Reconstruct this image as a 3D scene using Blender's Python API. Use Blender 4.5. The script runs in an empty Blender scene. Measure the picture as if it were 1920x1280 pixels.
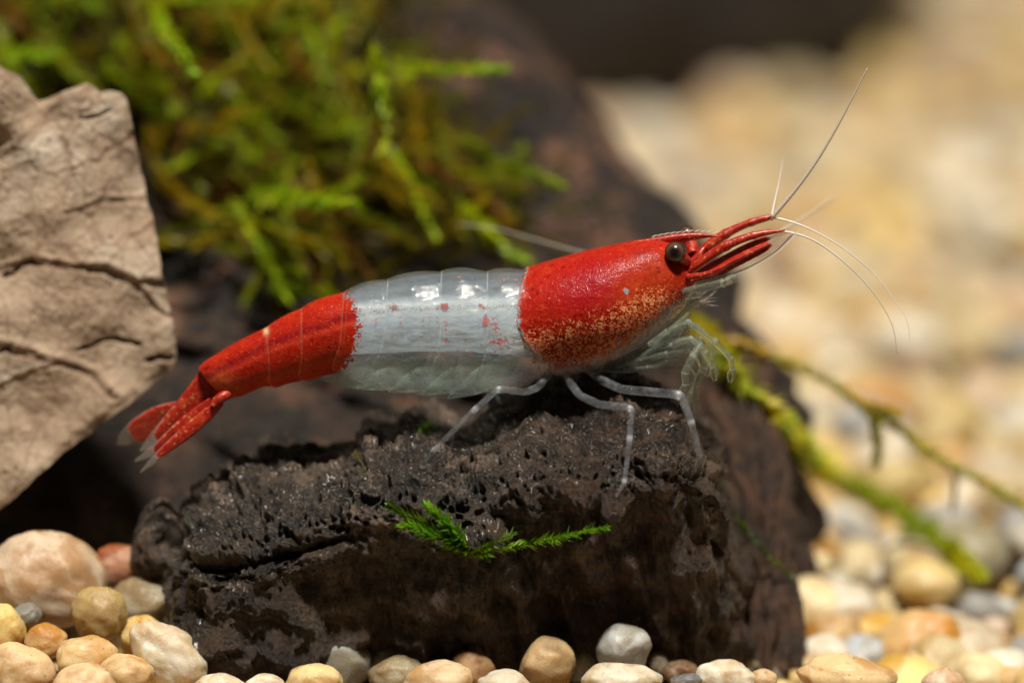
import bpy, math, random
import numpy as np
from mathutils import Vector, Matrix, Euler
from mathutils.bvhtree import BVHTree

# ------------------------------------------------------------------ camera, light, exposure
# all lengths below are written in millimetres and multiplied by S (real size: the shrimp is 25 mm long)
S = 0.001
K = 0.02                    # mm per photo pixel (1920 wide) in the plane of focus
DIST, PITCH, ZC = 192.0, math.radians(13.0), 14.0
scene = bpy.context.scene
col = scene.collection
FWD = np.array([0, math.cos(PITCH), -math.sin(PITCH)])
UP = np.array([0, math.sin(PITCH), math.cos(PITCH)])
CAM = np.array([0, 0, ZC]) - DIST * FWD

cd = bpy.data.cameras.new('camera'); cam = bpy.data.objects.new('camera', cd); col.objects.link(cam)
cam.location = Vector(CAM * S)
cam.rotation_euler = (math.pi / 2 - PITCH, 0, 0)
cd.sensor_width = 36; cd.lens = 36 * DIST / (1920 * K)
cd.clip_start = 0.005; cd.clip_end = 5
cd.dof.use_dof = True; cd.dof.focus_distance = (DIST - 1.7) * S; cd.dof.aperture_fstop = 24
scene.camera = cam

world = bpy.data.worlds.new('World'); scene.world = world; world.use_nodes = True
bg = world.node_tree.nodes['Background']
bg.inputs[0].default_value = (1.0, 0.93, 0.84, 1); bg.inputs[1].default_value = 0.045

def area_lamp(name, loc, target, size, power, color):
    l = bpy.data.lights.new(name, 'AREA'); l.shape = 'ELLIPSE'
    l.size, l.size_y = size[0] * S, size[1] * S; l.energy = power; l.color = color
    o = bpy.data.objects.new(name, l); col.objects.link(o)
    o.location = Vector(loc) * S
    o.rotation_euler = (Vector(target) - Vector(loc)).to_track_quat('-Z', 'Y').to_euler()
    return o
area_lamp('tank_lamp', (30, -125, 430), (10, 40, 0), (110, 26), 3.6, (1.0, 0.94, 0.82))

scene.view_settings.view_transform = 'Standard'; scene.view_settings.look = 'None'
scene.view_settings.exposure = 0.0; scene.view_settings.gamma = 1
scene.cycles.max_bounces = 8; scene.cycles.transparent_max_bounces = 20
scene.cycles.caustics_refractive = False; scene.cycles.caustics_reflective = False
scene.cycles.use_denoising = True

# ------------------------------------------------------------------ helpers
rng = np.random.default_rng(7); random.seed(7)

def W(px, py, y=0.0):
    """photo pixel -> point (mm) on the upright plane Y = y"""
    d = FWD * DIST + np.array([1, 0, 0]) * (px - 960) * K + UP * (640 - py) * K
    return CAM + d * ((y - CAM[1]) / d[1])
def WA(px, py, y):
    d = FWD[None] * DIST + np.stack([(px - 960) * K, 0 * px, 0 * px], 1) + UP[None] * ((640 - py) * K)[:, None]
    return CAM + d * ((y - CAM[1]) / d[:, 1])[:, None]
def ray(px, py):
    d = FWD * DIST + np.array([1, 0, 0]) * (px - 960) * K + UP * (640 - py) * K
    return CAM, d / np.linalg.norm(d)
def project(p):
    v = np.asarray(p) - CAM; t = v @ FWD
    return np.array([960 + v[..., 0] / t * DIST / K, 640 - (v @ UP) / t * DIST / K]), t

def _hash(ix, iy, iz, seed):
    h = (ix.astype(np.int64) * 374761393 + iy.astype(np.int64) * 668265263 + iz.astype(np.int64) * 2147483647 + seed * 974711) & 0xffffffff
    h = ((h ^ (h >> 13)) * 1274126177) & 0xffffffff
    h = ((h ^ (h >> 16)) * 2246822519) & 0xffffffff
    return (h ^ (h >> 15)) & 0xffffffff
def noise(p, seed=0):
    """smooth noise about -1..1 at N x 3 points"""
    p = np.asarray(p, float); i = np.floor(p); f = p - i; u = f * f * f * (f * (f * 6 - 15) + 10)
    out = np.zeros(len(p))
    for dx in (0, 1):
        for dy in (0, 1):
            for dz in (0, 1):
                h = _hash(i[:, 0] + dx, i[:, 1] + dy, i[:, 2] + dz, seed)
                g = np.stack([(h & 1023) / 511.5 - 1, ((h >> 10) & 1023) / 511.5 - 1, ((h >> 20) & 1023) / 511.5 - 1], 1)
                w = (u[:, 0] if dx else 1 - u[:, 0]) * (u[:, 1] if dy else 1 - u[:, 1]) * (u[:, 2] if dz else 1 - u[:, 2])
                out += w * ((f - np.array([dx, dy, dz])) * g).sum(1)
    return out * 1.5
def fbm(p, seed=0, oct=4, gain=0.5):
    a, s, o = 1.0, 0.0, np.zeros(len(p)); q = np.asarray(p, float)
    for k in range(oct):
        o += a * noise(q, seed + k * 17); s += a; a *= gain; q = q * 2.03
    return o / s * 1.5
def cells(p, seed=0):
    """distance to the nearest of one random point per unit cell"""
    p = np.asarray(p, float); i = np.floor(p); best = np.full(len(p), 9.0)
    for dx in (-1, 0, 1):
        for dy in (-1, 0, 1):
            for dz in (-1, 0, 1):
                c = i + np.array([dx, dy, dz]); h = _hash(c[:, 0], c[:, 1], c[:, 2], seed)
                q = c + np.stack([(h & 1023) / 1023, ((h >> 10) & 1023) / 1023, ((h >> 20) & 1023) / 1023], 1)
                best = np.minimum(best, ((p - q) ** 2).sum(1))
    return np.sqrt(best)
def sstep(a, b, x):
    t = np.clip((x - a) / (b - a), 0, 1); return t * t * (3 - 2 * t)
def smooth_interp(x, xs, ys):
    """monotone-ish cubic through (xs, ys) for arrays; ys may be N x D"""
    xs = np.asarray(xs, float); ys = np.asarray(ys, float); one = ys.ndim == 1
    if one: ys = ys[:, None]
    d = np.diff(xs); m = np.diff(ys, axis=0) / d[:, None]
    t = np.vstack([m[:1], (m[:-1] + m[1:]) / 2, m[-1:]])
    if one:
        for i in range(1, len(xs) - 1):
            if m[i - 1, 0] * m[i, 0] <= 0: t[i, 0] = 0
    x = np.clip(np.asarray(x, float), xs[0], xs[-1]); i = np.clip(np.searchsorted(xs, x) - 1, 0, len(xs) - 2)
    h = d[i][:, None]; u = ((x - xs[i]) / d[i])[:, None]
    r = ((2*u**3 - 3*u**2 + 1) * ys[i] + (u**3 - 2*u**2 + u) * h * t[i] + (-2*u**3 + 3*u**2) * ys[i + 1] + (u**3 - u**2) * h * t[i + 1])
    return r[:, 0] if one else r
def curve(pts, n):
    pts = np.asarray(pts, float)
    d = np.r_[0, np.cumsum(np.linalg.norm(np.diff(pts[:, :3], axis=0), axis=1) + 1e-9)]
    return smooth_interp(np.linspace(0, d[-1], n), d, pts)

def mesh(name, verts, faces, smooth=True, attrs=None, cols=None):
    me = bpy.data.meshes.new(name)
    me.from_pydata((np.asarray(verts, float) * S).tolist(), [], faces if isinstance(faces, list) else faces.tolist())
    if smooth: me.polygons.foreach_set('use_smooth', [True] * len(me.polygons))
    for k, v in (attrs or {}).items():
        a = me.attributes.new(k, 'FLOAT', 'POINT'); a.data.foreach_set('value', np.asarray(v, np.float32))
    for k, v in (cols or {}).items():
        a = me.attributes.new(k, 'FLOAT_COLOR', 'POINT')
        v = np.asarray(v, np.float32)
        if v.shape[1] == 3: v = np.hstack([v, np.ones((len(v), 1), np.float32)])
        a.data.foreach_set('color', v.ravel())
    me.update(); return me
def link(name, data, mat=None, parent=None):
    o = bpy.data.objects.new(name, data); col.objects.link(o)
    if mat and data is not None and not data.materials: data.materials.append(mat)
    if parent: o.parent = parent
    return o
def obj(name, verts, faces, mat, parent=None, origin=None, **kw):
    """one mesh object; verts in world mm; origin = where its (or its thing's) origin stands"""
    v = np.asarray(verts, float)
    org = np.zeros(3) if origin is None else np.asarray(origin, float)
    fl = faces.tolist() if isinstance(faces, np.ndarray) else faces
    tri = np.array([(q[0], q[k], q[k + 1]) for q in fl for k in range(1, len(q) - 1)]); vc = v - v.mean(0)
    if (vc[tri[:, 0]] * np.cross(vc[tri[:, 1]], vc[tri[:, 2]])).sum() < 0: fl = [q[::-1] for q in fl]      # faces point outwards
    faces = fl
    o = link(name, mesh(name, v - org, faces, **kw), mat, parent)
    if parent is None: o.location = Vector(org * S)
    return o
def tag(o, label=None, cat=None, group=None, kind=None):
    for k, v in (('label', label), ('category', cat), ('group', group), ('kind', kind)):
        if v: o[k] = v
    return o
def thing(name, loc, label, cat, group=None):
    o = link(name, None); o.location = Vector(np.asarray(loc, float) * S); o.empty_display_size = S
    return tag(o, label, cat, group)

def grid_faces(n, m, wrap_m=True, off=0):
    i = np.arange(n - 1)[:, None]; j = np.arange(m if wrap_m else m - 1)[None, :]; j2 = (j + 1) % m
    return (np.stack([i * m + j, i * m + j2, (i + 1) * m + j2, (i + 1) * m + j], -1) + off).reshape(-1, 4)
class MB:
    """collects pieces of one part"""
    def __init__(s): s.v = []; s.f = []; s.n = 0
    def add(s, v, f):
        v = np.asarray(v, float)
        f = f.tolist() if isinstance(f, np.ndarray) else f
        s.f += [[k + s.n for k in q] for q in f]; s.v.append(v); s.n += len(v)
    def build(s, name, mat, parent=None, origin=None, **kw): return obj(name, np.vstack(s.v), s.f, mat, parent, origin, **kw)
def tube_geo(pts, r, n=10, flat=1.0):
    pts = np.asarray(pts, float); N = len(pts); r = np.broadcast_to(np.asarray(r, float), (N,))
    t = np.gradient(pts, axis=0); t /= np.linalg.norm(t, axis=1)[:, None] + 1e-12
    a = np.cross(t[0], [0.13, 1, 0.21]); a /= np.linalg.norm(a)
    rings = []
    for k in range(N):
        a = a - t[k] * (a @ t[k]); a /= np.linalg.norm(a); b = np.cross(t[k], a)
        th = np.linspace(0, 2 * np.pi, n, endpoint=False)
        rings.append(pts[k] + r[k] * (np.cos(th)[:, None] * a + flat * np.sin(th)[:, None] * b))
    v = np.vstack(rings + [pts[:1], pts[-1:]]); f = grid_faces(N, n).tolist()
    for j in range(n):
        f.append([N * n, (j + 1) % n, j]); f.append([N * n + 1, (N - 1) * n + j, (N - 1) * n + (j + 1) % n])
    return v, f

_ico = {}
def ico(level):
    if level not in _ico:
        import bmesh
        bm = bmesh.new(); bmesh.ops.create_icosphere(bm, subdivisions=level, radius=1)
        _ico[level] = (np.array([v.co for v in bm.verts]), [[v.index for v in f.verts] for f in bm.faces]); bm.free()
    return _ico[level]

# ------------------------------------------------------------------ materials
class NT:
    def __init__(s, name):
        s.m = bpy.data.materials.new(name); s.m.use_nodes = True; s.t = s.m.node_tree; s.t.nodes.clear()
        s.out = s.t.nodes.new('ShaderNodeOutputMaterial')
    def n(s, typ, ins=None, **props):
        nd = s.t.nodes.new(typ)
        for k, v in props.items(): setattr(nd, k, v)
        for k, v in (ins or {}).items():
            if isinstance(v, bpy.types.NodeSocket): s.t.links.new(v, nd.inputs[k])
            else: nd.inputs[k].default_value = v
        return nd
    def coord(s, scale=1.0, vec=None):
        """object coordinates in mm, times scale"""
        tc = s.n('ShaderNodeTexCoord'); sc = (np.ones(3) * 1000 * (np.array(vec) if vec is not None else scale)).tolist()
        return s.n('ShaderNodeVectorMath', {0: tc.outputs['Object'], 1: sc}, operation='MULTIPLY').outputs[0]
    def noise(s, vec, scale=1.0, detail=4, rough=0.55, dist=0.0):
        return s.n('ShaderNodeTexNoise', {'Vector': vec, 'Scale': scale, 'Detail': detail, 'Roughness': rough, 'Distortion': dist}).outputs['Fac']
    def voro(s, vec, scale=1.0, feature='F1'):
        return s.n('ShaderNodeTexVoronoi', {'Vector': vec, 'Scale': scale}, feature=feature).outputs['Distance']
    def ramp(s, fac, stops):
        r = s.n('ShaderNodeValToRGB', {'Fac': fac}); e = r.color_ramp.elements
        while len(e) < len(stops): e.new(0.5)
        for q, (p, c) in zip(e, stops):
            q.position = p; q.color = (c, c, c, 1) if np.isscalar(c) else (*c, 1)
        return r.outputs['Color']
    def mix(s, fac, a, b, mode='MIX'):
        nd = s.n('ShaderNodeMix', data_type='RGBA', blend_type=mode)
        for k, v in ((0, fac), (6, a), (7, b)):
            if isinstance(v, bpy.types.NodeSocket): s.t.links.new(v, nd.inputs[k])
            elif k == 0: nd.inputs[0].default_value = v
            else: nd.inputs[k].default_value = (*v, 1) if len(v) == 3 else v
        return nd.outputs[2]
    def math(s, op, a, b=0.0, clamp=False):
        return s.n('ShaderNodeMath', {0: a, 1: b}, operation=op, use_clamp=clamp).outputs[0]
    def maprange(s, v, a, b, c=0.0, d=1.0):
        return s.n('ShaderNodeMapRange', {0: v, 1: a, 2: b, 3: c, 4: d}, interpolation_type='SMOOTHSTEP').outputs[0]
    def attr(s, name, what='Fac'): return s.n('ShaderNodeAttribute', attribute_name=name).outputs[what]
    def bump(s, h, strength, dist):
        return s.n('ShaderNodeBump', {'Height': h, 'Strength': strength, 'Distance': dist * S}).outputs[0]
    def bsdf(s, **ins):
        nd = s.n('ShaderNodeBsdfPrincipled')
        for k, v in ins.items():
            k = k.replace('_', ' ')
            if isinstance(v, bpy.types.NodeSocket): s.t.links.new(v, nd.inputs[k])
            else: nd.inputs[k].default_value = (*v, 1) if isinstance(v, tuple) and len(v) == 3 and 'Radius' not in k else v
        return nd.outputs[0]
    def shmix(s, fac, a, b): return s.n('ShaderNodeMixShader', {0: fac, 1: a, 2: b}).outputs[0]
    def done(s, sh): s.t.links.new(sh, s.out.inputs['Surface']); return s.m

def pebble_mat(name, per_vertex=False, clear=0.0, sss=0.55):
    t = NT(name); c = t.coord()
    base = t.attr('tint', 'Color') if per_vertex else t.n('ShaderNodeObjectInfo').outputs['Color']
    rnd = 0.37 if per_vertex else t.n('ShaderNodeObjectInfo').outputs['Random']
    if not per_vertex:
        sh = t.n('ShaderNodeCombineXYZ', {0: t.math('MULTIPLY', rnd, 91.0), 1: t.math('MULTIPLY', rnd, 53.0), 2: 0.0}).outputs[0]
        c = t.n('ShaderNodeVectorMath', {0: c, 1: sh}, operation='ADD').outputs[0]
    n1 = t.noise(c, 0.55, 5, 0.6, 0.6); n2 = t.noise(c, 4.5, 4, 0.6); n3 = t.noise(c, 18.0, 3, 0.6)
    dark = t.mix(1.0, base, (0.70, 0.56, 0.40), 'MULTIPLY'); light = t.mix(0.35, base, (0.84, 0.78, 0.66))
    b = t.mix(t.maprange(n1, 0.36, 0.62), dark, light)
    b = t.mix(t.maprange(n1, 0.50, 0.58, 0.0, 0.6), b, base)
    b = t.mix(t.maprange(n2, 0.52, 0.75, 0.0, 0.45), b, dark)
    b = t.mix(t.maprange(t.voro(c, 1.6), 0.10, 0.04, 0.0, 0.5), b, (0.10, 0.06, 0.035))
    h = t.math('ADD', t.math('MULTIPLY', n2, 0.6), t.math('MULTIPLY', n3, 0.55))
    b = t.mix(t.maprange(n3, 0.56, 0.70, 0.0, 0.35), b, dark)
    p = t.bsdf(Base_Color=b, Roughness=t.maprange(n2, 0.3, 0.7, 0.16, 0.40), Normal=t.bump(h, 0.45, 0.09),
               Subsurface_Weight=sss, Subsurface_Radius=(1.0, 0.55, 0.25), Subsurface_Scale=1.0 * S,
               Transmission_Weight=clear, IOR=1.38, Specular_IOR_Level=0.5)
    return t.done(p)
M_PEB = pebble_mat('pebble_quartz'); M_CLEAR = pebble_mat('pebble_frosted', clear=0.42); M_GRAV = pebble_mat('gravel_grains', True, sss=0.0); M_PEB_FAR = pebble_mat('pebble_quartz_plain', sss=0.0)

def ground_mat():
    t = NT('gravel_floor'); c = t.coord()
    b = t.ramp(t.noise(c, 0.5, 5), [(0.3, (0.16, 0.10, 0.05)), (0.5, (0.35, 0.24, 0.12)), (0.7, (0.55, 0.45, 0.30))])
    return t.done(t.bsdf(Base_Color=b, Roughness=0.7, Normal=t.bump(t.voro(c, 0.9), 1.0, 0.8)))
M_GROUND = ground_mat()

def wood_mat(name, dark, mid, pale, stretch=(1, 1, 1), pale_at=(0.60, 0.74), rough=(0.3, 0.62), fine=1.0, coat=0.0):
    t = NT(name); c = t.coord(vec=stretch); c1 = t.coord()
    g = t.noise(c, 0.9, 6, 0.62, 0.9); m = t.noise(c1, 0.35, 4, 0.55); f = t.noise(c1, 7.0 * fine, 5, 0.7, 0.3); s = t.noise(c1, 24.0 * fine, 3, 0.7)
    b = t.mix(t.maprange(g, 0.35, 0.66), dark, mid)
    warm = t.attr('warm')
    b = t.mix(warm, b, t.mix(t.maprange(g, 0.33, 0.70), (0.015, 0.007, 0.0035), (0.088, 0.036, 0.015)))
    paler = t.attr('paler')
    pf = t.math('MULTIPLY', t.maprange(t.math('ADD', t.math('MULTIPLY', f, 0.5), t.math('MULTIPLY', m, 0.6)), pale_at[0], pale_at[1]), paler, True)
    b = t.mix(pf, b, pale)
    b = t.mix(t.maprange(t.noise(c1, 1.3, 3), 0.62, 0.72, 0.0, 0.6), b, (0.035, 0.045, 0.018))
    h = t.math('ADD', t.math('MULTIPLY', f, 0.7), t.math('MULTIPLY', s, 0.45))
    h = t.math('ADD', h, t.math('MULTIPLY', g, 0.6))
    p = t.bsdf(Base_Color=b, Roughness=t.maprange(f, 0.3, 0.7, rough[0], rough[1]), Normal=t.bump(h, 1.0, 0.24), Specular_IOR_Level=0.5, Coat_Weight=coat, Coat_Roughness=0.20)
    return t.done(p)
M_LOG = wood_mat('wet_bark', (0.009, 0.0065, 0.0045), (0.080, 0.058, 0.043), (0.40, 0.285, 0.215), (0.55, 1, 1.5), (0.53, 0.65), (0.2, 0.5), coat=0.16)
M_STUMP = wood_mat('driftwood', (0.0035, 0.0022, 0.0015), (0.018, 0.009, 0.0055), (0.32, 0.145, 0.085), (1, 1, 0.35), (0.57, 0.66), (0.4, 0.7), 0.4)

def leaf_mat():
    t = NT('dead_leaf'); c = t.coord()
    n1 = t.noise(c, 0.28, 5, 0.6, 0.4); n2 = t.noise(c, 2.6, 5, 0.65); n3 = t.noise(c, 16, 4, 0.7)
    b = t.ramp(n1, [(0.25, (0.27, 0.175, 0.110)), (0.5, (0.43, 0.315, 0.220)), (0.75, (0.54, 0.455, 0.36))])
    b = t.mix(t.maprange(n2, 0.52, 0.72, 0.0, 0.5), b, (0.27, 0.16, 0.10))
    sp = t.maprange(t.voro(c, 1.7), 0.20, 0.08, 0.0, 0.9)
    b = t.mix(t.math('MULTIPLY', sp, t.maprange(n1, 0.36, 0.50)), b, (0.10, 0.062, 0.040))
    vd = t.voro(t.n('ShaderNodeVectorMath', {0: c, 1: (1, .2, 1)}, operation='MULTIPLY').outputs[0], 0.85, 'DISTANCE_TO_EDGE')
    b = t.mix(t.maprange(vd, 0.06, 0.0, 0.0, 0.55), b, (0.20, 0.115, 0.065))
    b = t.mix(t.math('MULTIPLY', t.attr('vein'), 0.45), b, (0.24, 0.135, 0.075))  # shade of the creases along the veins, painted as darker colour
    b = t.mix(t.math('MULTIPLY', t.attr('tear_crease'), 0.7), b, (0.055, 0.030, 0.018))  # darkness inside tears and creases is painted in here
    h = t.math('ADD', t.math('MULTIPLY', n2, 0.7), t.math('MULTIPLY', n3, 0.6))
    p = t.bsdf(Base_Color=b, Roughness=0.55, Normal=t.bump(h, 0.6, 0.10), Specular_IOR_Level=0.3)
    tr = t.n('ShaderNodeBsdfTranslucent', {'Color': (0.45, 0.24, 0.12, 1)}).outputs[0]
    return t.done(t.shmix(0.08, p, tr))
M_LEAF = leaf_mat()

def moss_mat():
    t = NT('moss_green'); c = t.coord()
    oc = t.n('ShaderNodeObjectInfo').outputs['Color']
    b = t.mix(t.maprange(t.noise(c, 0.7, 3), 0.40, 0.65), oc, t.mix(1.0, oc, (1.5, 1.15, 0.7), 'MULTIPLY'))
    b = t.mix(t.attr('tip'), t.mix(1.0, b, (0.75, 0.55, 0.5), 'MULTIPLY'), b)
    p = t.bsdf(Base_Color=b, Roughness=0.38, Specular_IOR_Level=0.4)
    tr = t.n('ShaderNodeBsdfTranslucent', {'Color': t.mix(1.0, b, (1.4, 1.5, 0.8), 'MULTIPLY')}).outputs[0]
    return t.done(t.shmix(0.45, p, tr))
M_MOSS = moss_mat()

def shell_mat():
    """the shrimp's shell: opaque where pigmented, clear elsewhere"""
    t = NT('shrimp_shell'); c = t.coord()
    fine = t.noise(c, 9.0, 3, 0.6); worm = t.noise(c, 7.5, 2, 0.5, 1.2); big = t.noise(c, 1.6, 4, 0.6); grit = t.noise(c, 13.0, 2, 0.6); mott = t.noise(c, 5.0, 4, 0.7)
    red = t.attr('red'); clear_a = t.attr('haze'); dots = t.attr('dots'); pig = t.attr('pigment', 'Color'); speck = t.attr('speck'); edge = t.attr('edge')
    rf = t.maprange(t.math('ADD', red, t.math('MULTIPLY', t.math('SUBTRACT', worm, 0.5), 1.05)), 0.46, 0.54)
    sp = t.maprange(t.math('ADD', speck, t.math('MULTIPLY', t.math('SUBTRACT', fine, 0.5), 1.6)), 0.66, 0.74)
    rf = t.math('MAXIMUM', rf, t.math('MULTIPLY', sp, 0.85))
    b = t.mix(t.maprange(big, 0.35, 0.7, 0.0, 0.35), pig, t.mix(1.0, pig, (1.25, 2.2, 1.6), 'MULTIPLY'))
    # cream squiggles between the red pigment cells of the lower flank
    cream = t.maprange(t.math('ADD', worm, t.math('MULTIPLY', t.math('SUBTRACT', dots, 0.5), 0.22)), 0.60, 0.65)
    cream = t.math('MULTIPLY', cream, t.maprange(dots, 0.12, 0.45))
    b = t.mix(t.math('MULTIPLY', cream, t.maprange(big, 0.35, 0.65, 0.5, 0.95)), b, (0.78, 0.36, 0.16))
    b = t.mix(t.math('MULTIPLY', t.maprange(worm, 0.46, 0.38), t.maprange(dots, 0.15, 0.5)), b, t.mix(1.0, pig, (0.55, 0.35, 0.4), 'MULTIPLY'))
    b = t.mix(t.maprange(mott, 0.48, 0.30, 0.0, 0.75), b, t.mix(1.0, pig, (0.45, 0.25, 0.5), 'MULTIPLY'))
    b = t.mix(t.maprange(mott, 0.55, 0.75, 0.0, 0.5), b, (0.66, 0.085, 0.02))
    b = t.mix(t.maprange(grit, 0.62, 0.72, 0.0, 0.42), b, (0.80, 0.22, 0.08))
    pale = t.mix(t.maprange(big, 0.3, 0.7), (0.66, 0.74, 0.80), (0.80, 0.84, 0.84))
    b = t.mix(t.math('MULTIPLY', edge, 0.40), b, (0.80, 0.36, 0.22))
    b = t.mix(rf, pale, b)
    al = t.math('MAXIMUM', clear_a, t.math('MULTIPLY', edge, 0.62))
    al = t.math('MULTIPLY', al, t.maprange(fine, 0.25, 0.75, 0.7, 1.25))
    al = t.math('MAXIMUM', al, rf, True)
    wave = t.math('MULTIPLY', t.noise(t.coord(vec=(0.55, 1, 1.5)), 2.4, 3, 0.55), t.math('SUBTRACT', 1.0, t.math('MULTIPLY', rf, 0.72)))
    nrm = t.bump(t.math('ADD', t.math('MULTIPLY', wave, 1.1), t.math('MULTIPLY', t.math('ADD', worm, grit), t.math('ADD', t.math('MULTIPLY', dots, 0.16), t.math('ADD', t.math('MULTIPLY', rf, 0.15), 0.02)))), 0.6, 0.16)
    p = t.bsdf(Base_Color=b, Roughness=0.36, Normal=nrm, Subsurface_Weight=0.25, Subsurface_Radius=(1.0, 0.35, 0.2), Subsurface_Scale=0.25 * S, Specular_IOR_Level=0.05)
    tr = t.n('ShaderNodeBsdfTransparent', {'Color': (0.97, 0.985, 0.99, 1)}).outputs[0]
    m = t.shmix(al, tr, p)
    gl = t.n('ShaderNodeBsdfGlossy', {'Color': (1, 1, 1, 1), 'Roughness': t.math('ADD', 0.055, t.math('MULTIPLY', rf, 0.035)), 'Normal': nrm}).outputs[0]
    fr = t.n('ShaderNodeFresnel', {'IOR': 1.42, 'Normal': nrm}).outputs[0]
    front = t.math('SUBTRACT', 1.0, t.n('ShaderNodeNewGeometry').outputs['Backfacing'])
    front = t.math('MULTIPLY', front, t.math('SUBTRACT', 0.95, t.math('MULTIPLY', rf, 0.77)))
    return t.done(t.shmix(t.math('MULTIPLY', fr, front), m, gl))
M_SHELL = shell_mat()

def muscle_mat():
    t = NT('shrimp_flesh'); c = t.coord(vec=(1, 1, 2.2))
    n = t.noise(c, 2.2, 5, 0.65, 0.5); g = t.noise(t.coord(), 22, 3, 0.7)
    b = t.mix(t.maprange(n, 0.35, 0.68), t.attr('flesh', 'Color'), t.mix(0.4, t.attr('flesh', 'Color'), (0.80, 0.86, 0.90)))
    b = t.mix(t.math('MULTIPLY', t.attr('grain'), t.maprange(g, 0.42, 0.62)), b, (0.80, 0.80, 0.78))
    p = t.bsdf(Base_Color=b, Roughness=0.4, Subsurface_Weight=0.3, Subsurface_Radius=(0.7, 0.8, 1.0), Subsurface_Scale=0.25 * S, Normal=t.bump(n, 0.3, 0.08), Specular_IOR_Level=0.1)
    tr = t.n('ShaderNodeBsdfTransparent', {'Color': (0.92, 0.95, 0.97, 1)}).outputs[0]
    return t.done(t.shmix(t.math('MULTIPLY', t.attr('dense'), t.maprange(n, 0.25, 0.7, 0.8, 1.1), True), tr, p))
M_MUSCLE = muscle_mat()

def glassy(name, tint, cloud, rough=0.08, dens=0.30, cloud_scale=2.5, share=0.70):
    t = NT(name); c = t.coord()
    n = t.noise(c, cloud_scale, 4, 0.65, 0.4); n2 = t.noise(c, 12, 3)
    gl = t.bsdf(Base_Color=tint, Roughness=rough, IOR=1.16, Transmission_Weight=1.0, Specular_IOR_Level=0.5, Normal=t.bump(n, 0.25, 0.08))
    df = t.bsdf(Base_Color=cloud, Roughness=0.35, Subsurface_Weight=0.5, Subsurface_Radius=(0.6, 0.6, 0.6), Subsurface_Scale=0.3 * S, Coat_Weight=0.35, Coat_Roughness=0.15)
    tr = t.n('ShaderNodeBsdfTransparent', {'Color': (0.95, 0.96, 0.96, 1)}).outputs[0]
    clear = t.shmix(share, gl, tr)
    f = t.math('MAXIMUM', t.math('MULTIPLY', t.maprange(n, 0.30, 0.72, 0.35, 1.5), dens), t.math('MULTIPLY', t.attr('joint'), 0.38), True)
    f = t.math('MAXIMUM', f, t.maprange(n2, 0.66, 0.74, 0.0, 0.7))
    return t.done(t.shmix(f, clear, df))
M_LEG = glassy('shrimp_leg_glass', (0.93, 0.95, 0.97), (0.62, 0.64, 0.70), dens=0.09, share=0.78)
M_MOUTH = glassy('shrimp_mouthpart_glass', (0.90, 0.94, 0.90), (0.44, 0.49, 0.40), dens=0.15)
M_FIN = glassy('shrimp_swimmeret_glass', (0.94, 0.97, 0.95), (0.60, 0.70, 0.60), dens=0.20, cloud_scale=1.5, share=0.88)

def limb_mat(name, base, pale):
    """red appendage fading to clear horn at the attribute clear"""
    t = NT(name); c = t.coord(); n = t.noise(c, 3.5, 4, 0.65, 0.4); g = t.noise(c, 9, 3)
    b = t.mix(t.maprange(n, 0.45, 0.7, 0.0, 0.8), base, (0.50, 0.06, 0.02)); b = t.mix(t.maprange(n, 0.42, 0.30, 0.0, 0.8), b, (0.16, 0.006, 0.006))
    b = t.mix(t.maprange(g, 0.60, 0.70, 0.0, 0.6), b, (0.72, 0.42, 0.12))
    cl = t.maprange(t.math('ADD', t.attr('clear'), t.math('MULTIPLY', t.math('SUBTRACT', n, 0.5), 0.6)), 0.40, 0.60)
    b = t.mix(cl, b, pale)
    p = t.bsdf(Base_Color=b, Roughness=0.36, Subsurface_Weight=0.2, Subsurface_Radius=(1, 0.3, 0.2), Subsurface_Scale=0.2 * S, Normal=t.bump(n, 0.4, 0.08), Specular_IOR_Level=0.5)
    tr = t.n('ShaderNodeBsdfTransparent', {'Color': (0.96, 0.95, 0.94, 1)}).outputs[0]
    return t.done(t.shmix(t.math('SUBTRACT', 1.0, t.math('MULTIPLY', cl, 0.86)), tr, p))
M_LIMB = limb_mat('shrimp_red_limb', (0.34, 0.012, 0.007), (0.62, 0.56, 0.50))

def plain(name, color, rough=0.4, alpha=1.0, **kw):
    t = NT(name)
    return t.done(t.bsdf(Base_Color=color, Roughness=rough, Alpha=alpha, **kw))
M_FEELER = plain('shrimp_feeler', (0.62, 0.54, 0.45), 0.35, 0.85)
M_FEELER_PALE = plain('shrimp_feeler_pale', (0.80, 0.76, 0.72), 0.3, 0.9)
M_SETA = plain('shrimp_bristle', (0.80, 0.74, 0.66), 0.4, 0.6)

def eye_mat():
    t = NT('shrimp_eye')
    d = t.attr('axis')
    b = t.ramp(d, [(0.0, (0.012, 0.006, 0.004)), (0.35, (0.030, 0.015, 0.009)), (0.70, (0.110, 0.064, 0.042)), (0.88, (0.045, 0.024, 0.016)), (0.955, (0.006, 0.004, 0.003)), (1.0, (0.002, 0.002, 0.002))])
    b = t.mix(t.maprange(t.noise(t.coord(), 20, 3), 0.4, 0.7, 0.0, 0.35), b, (0.03, 0.018, 0.012))
    return t.done(t.bsdf(Base_Color=b, Roughness=0.22, Specular_IOR_Level=0.4))
M_EYE = eye_mat()
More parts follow.
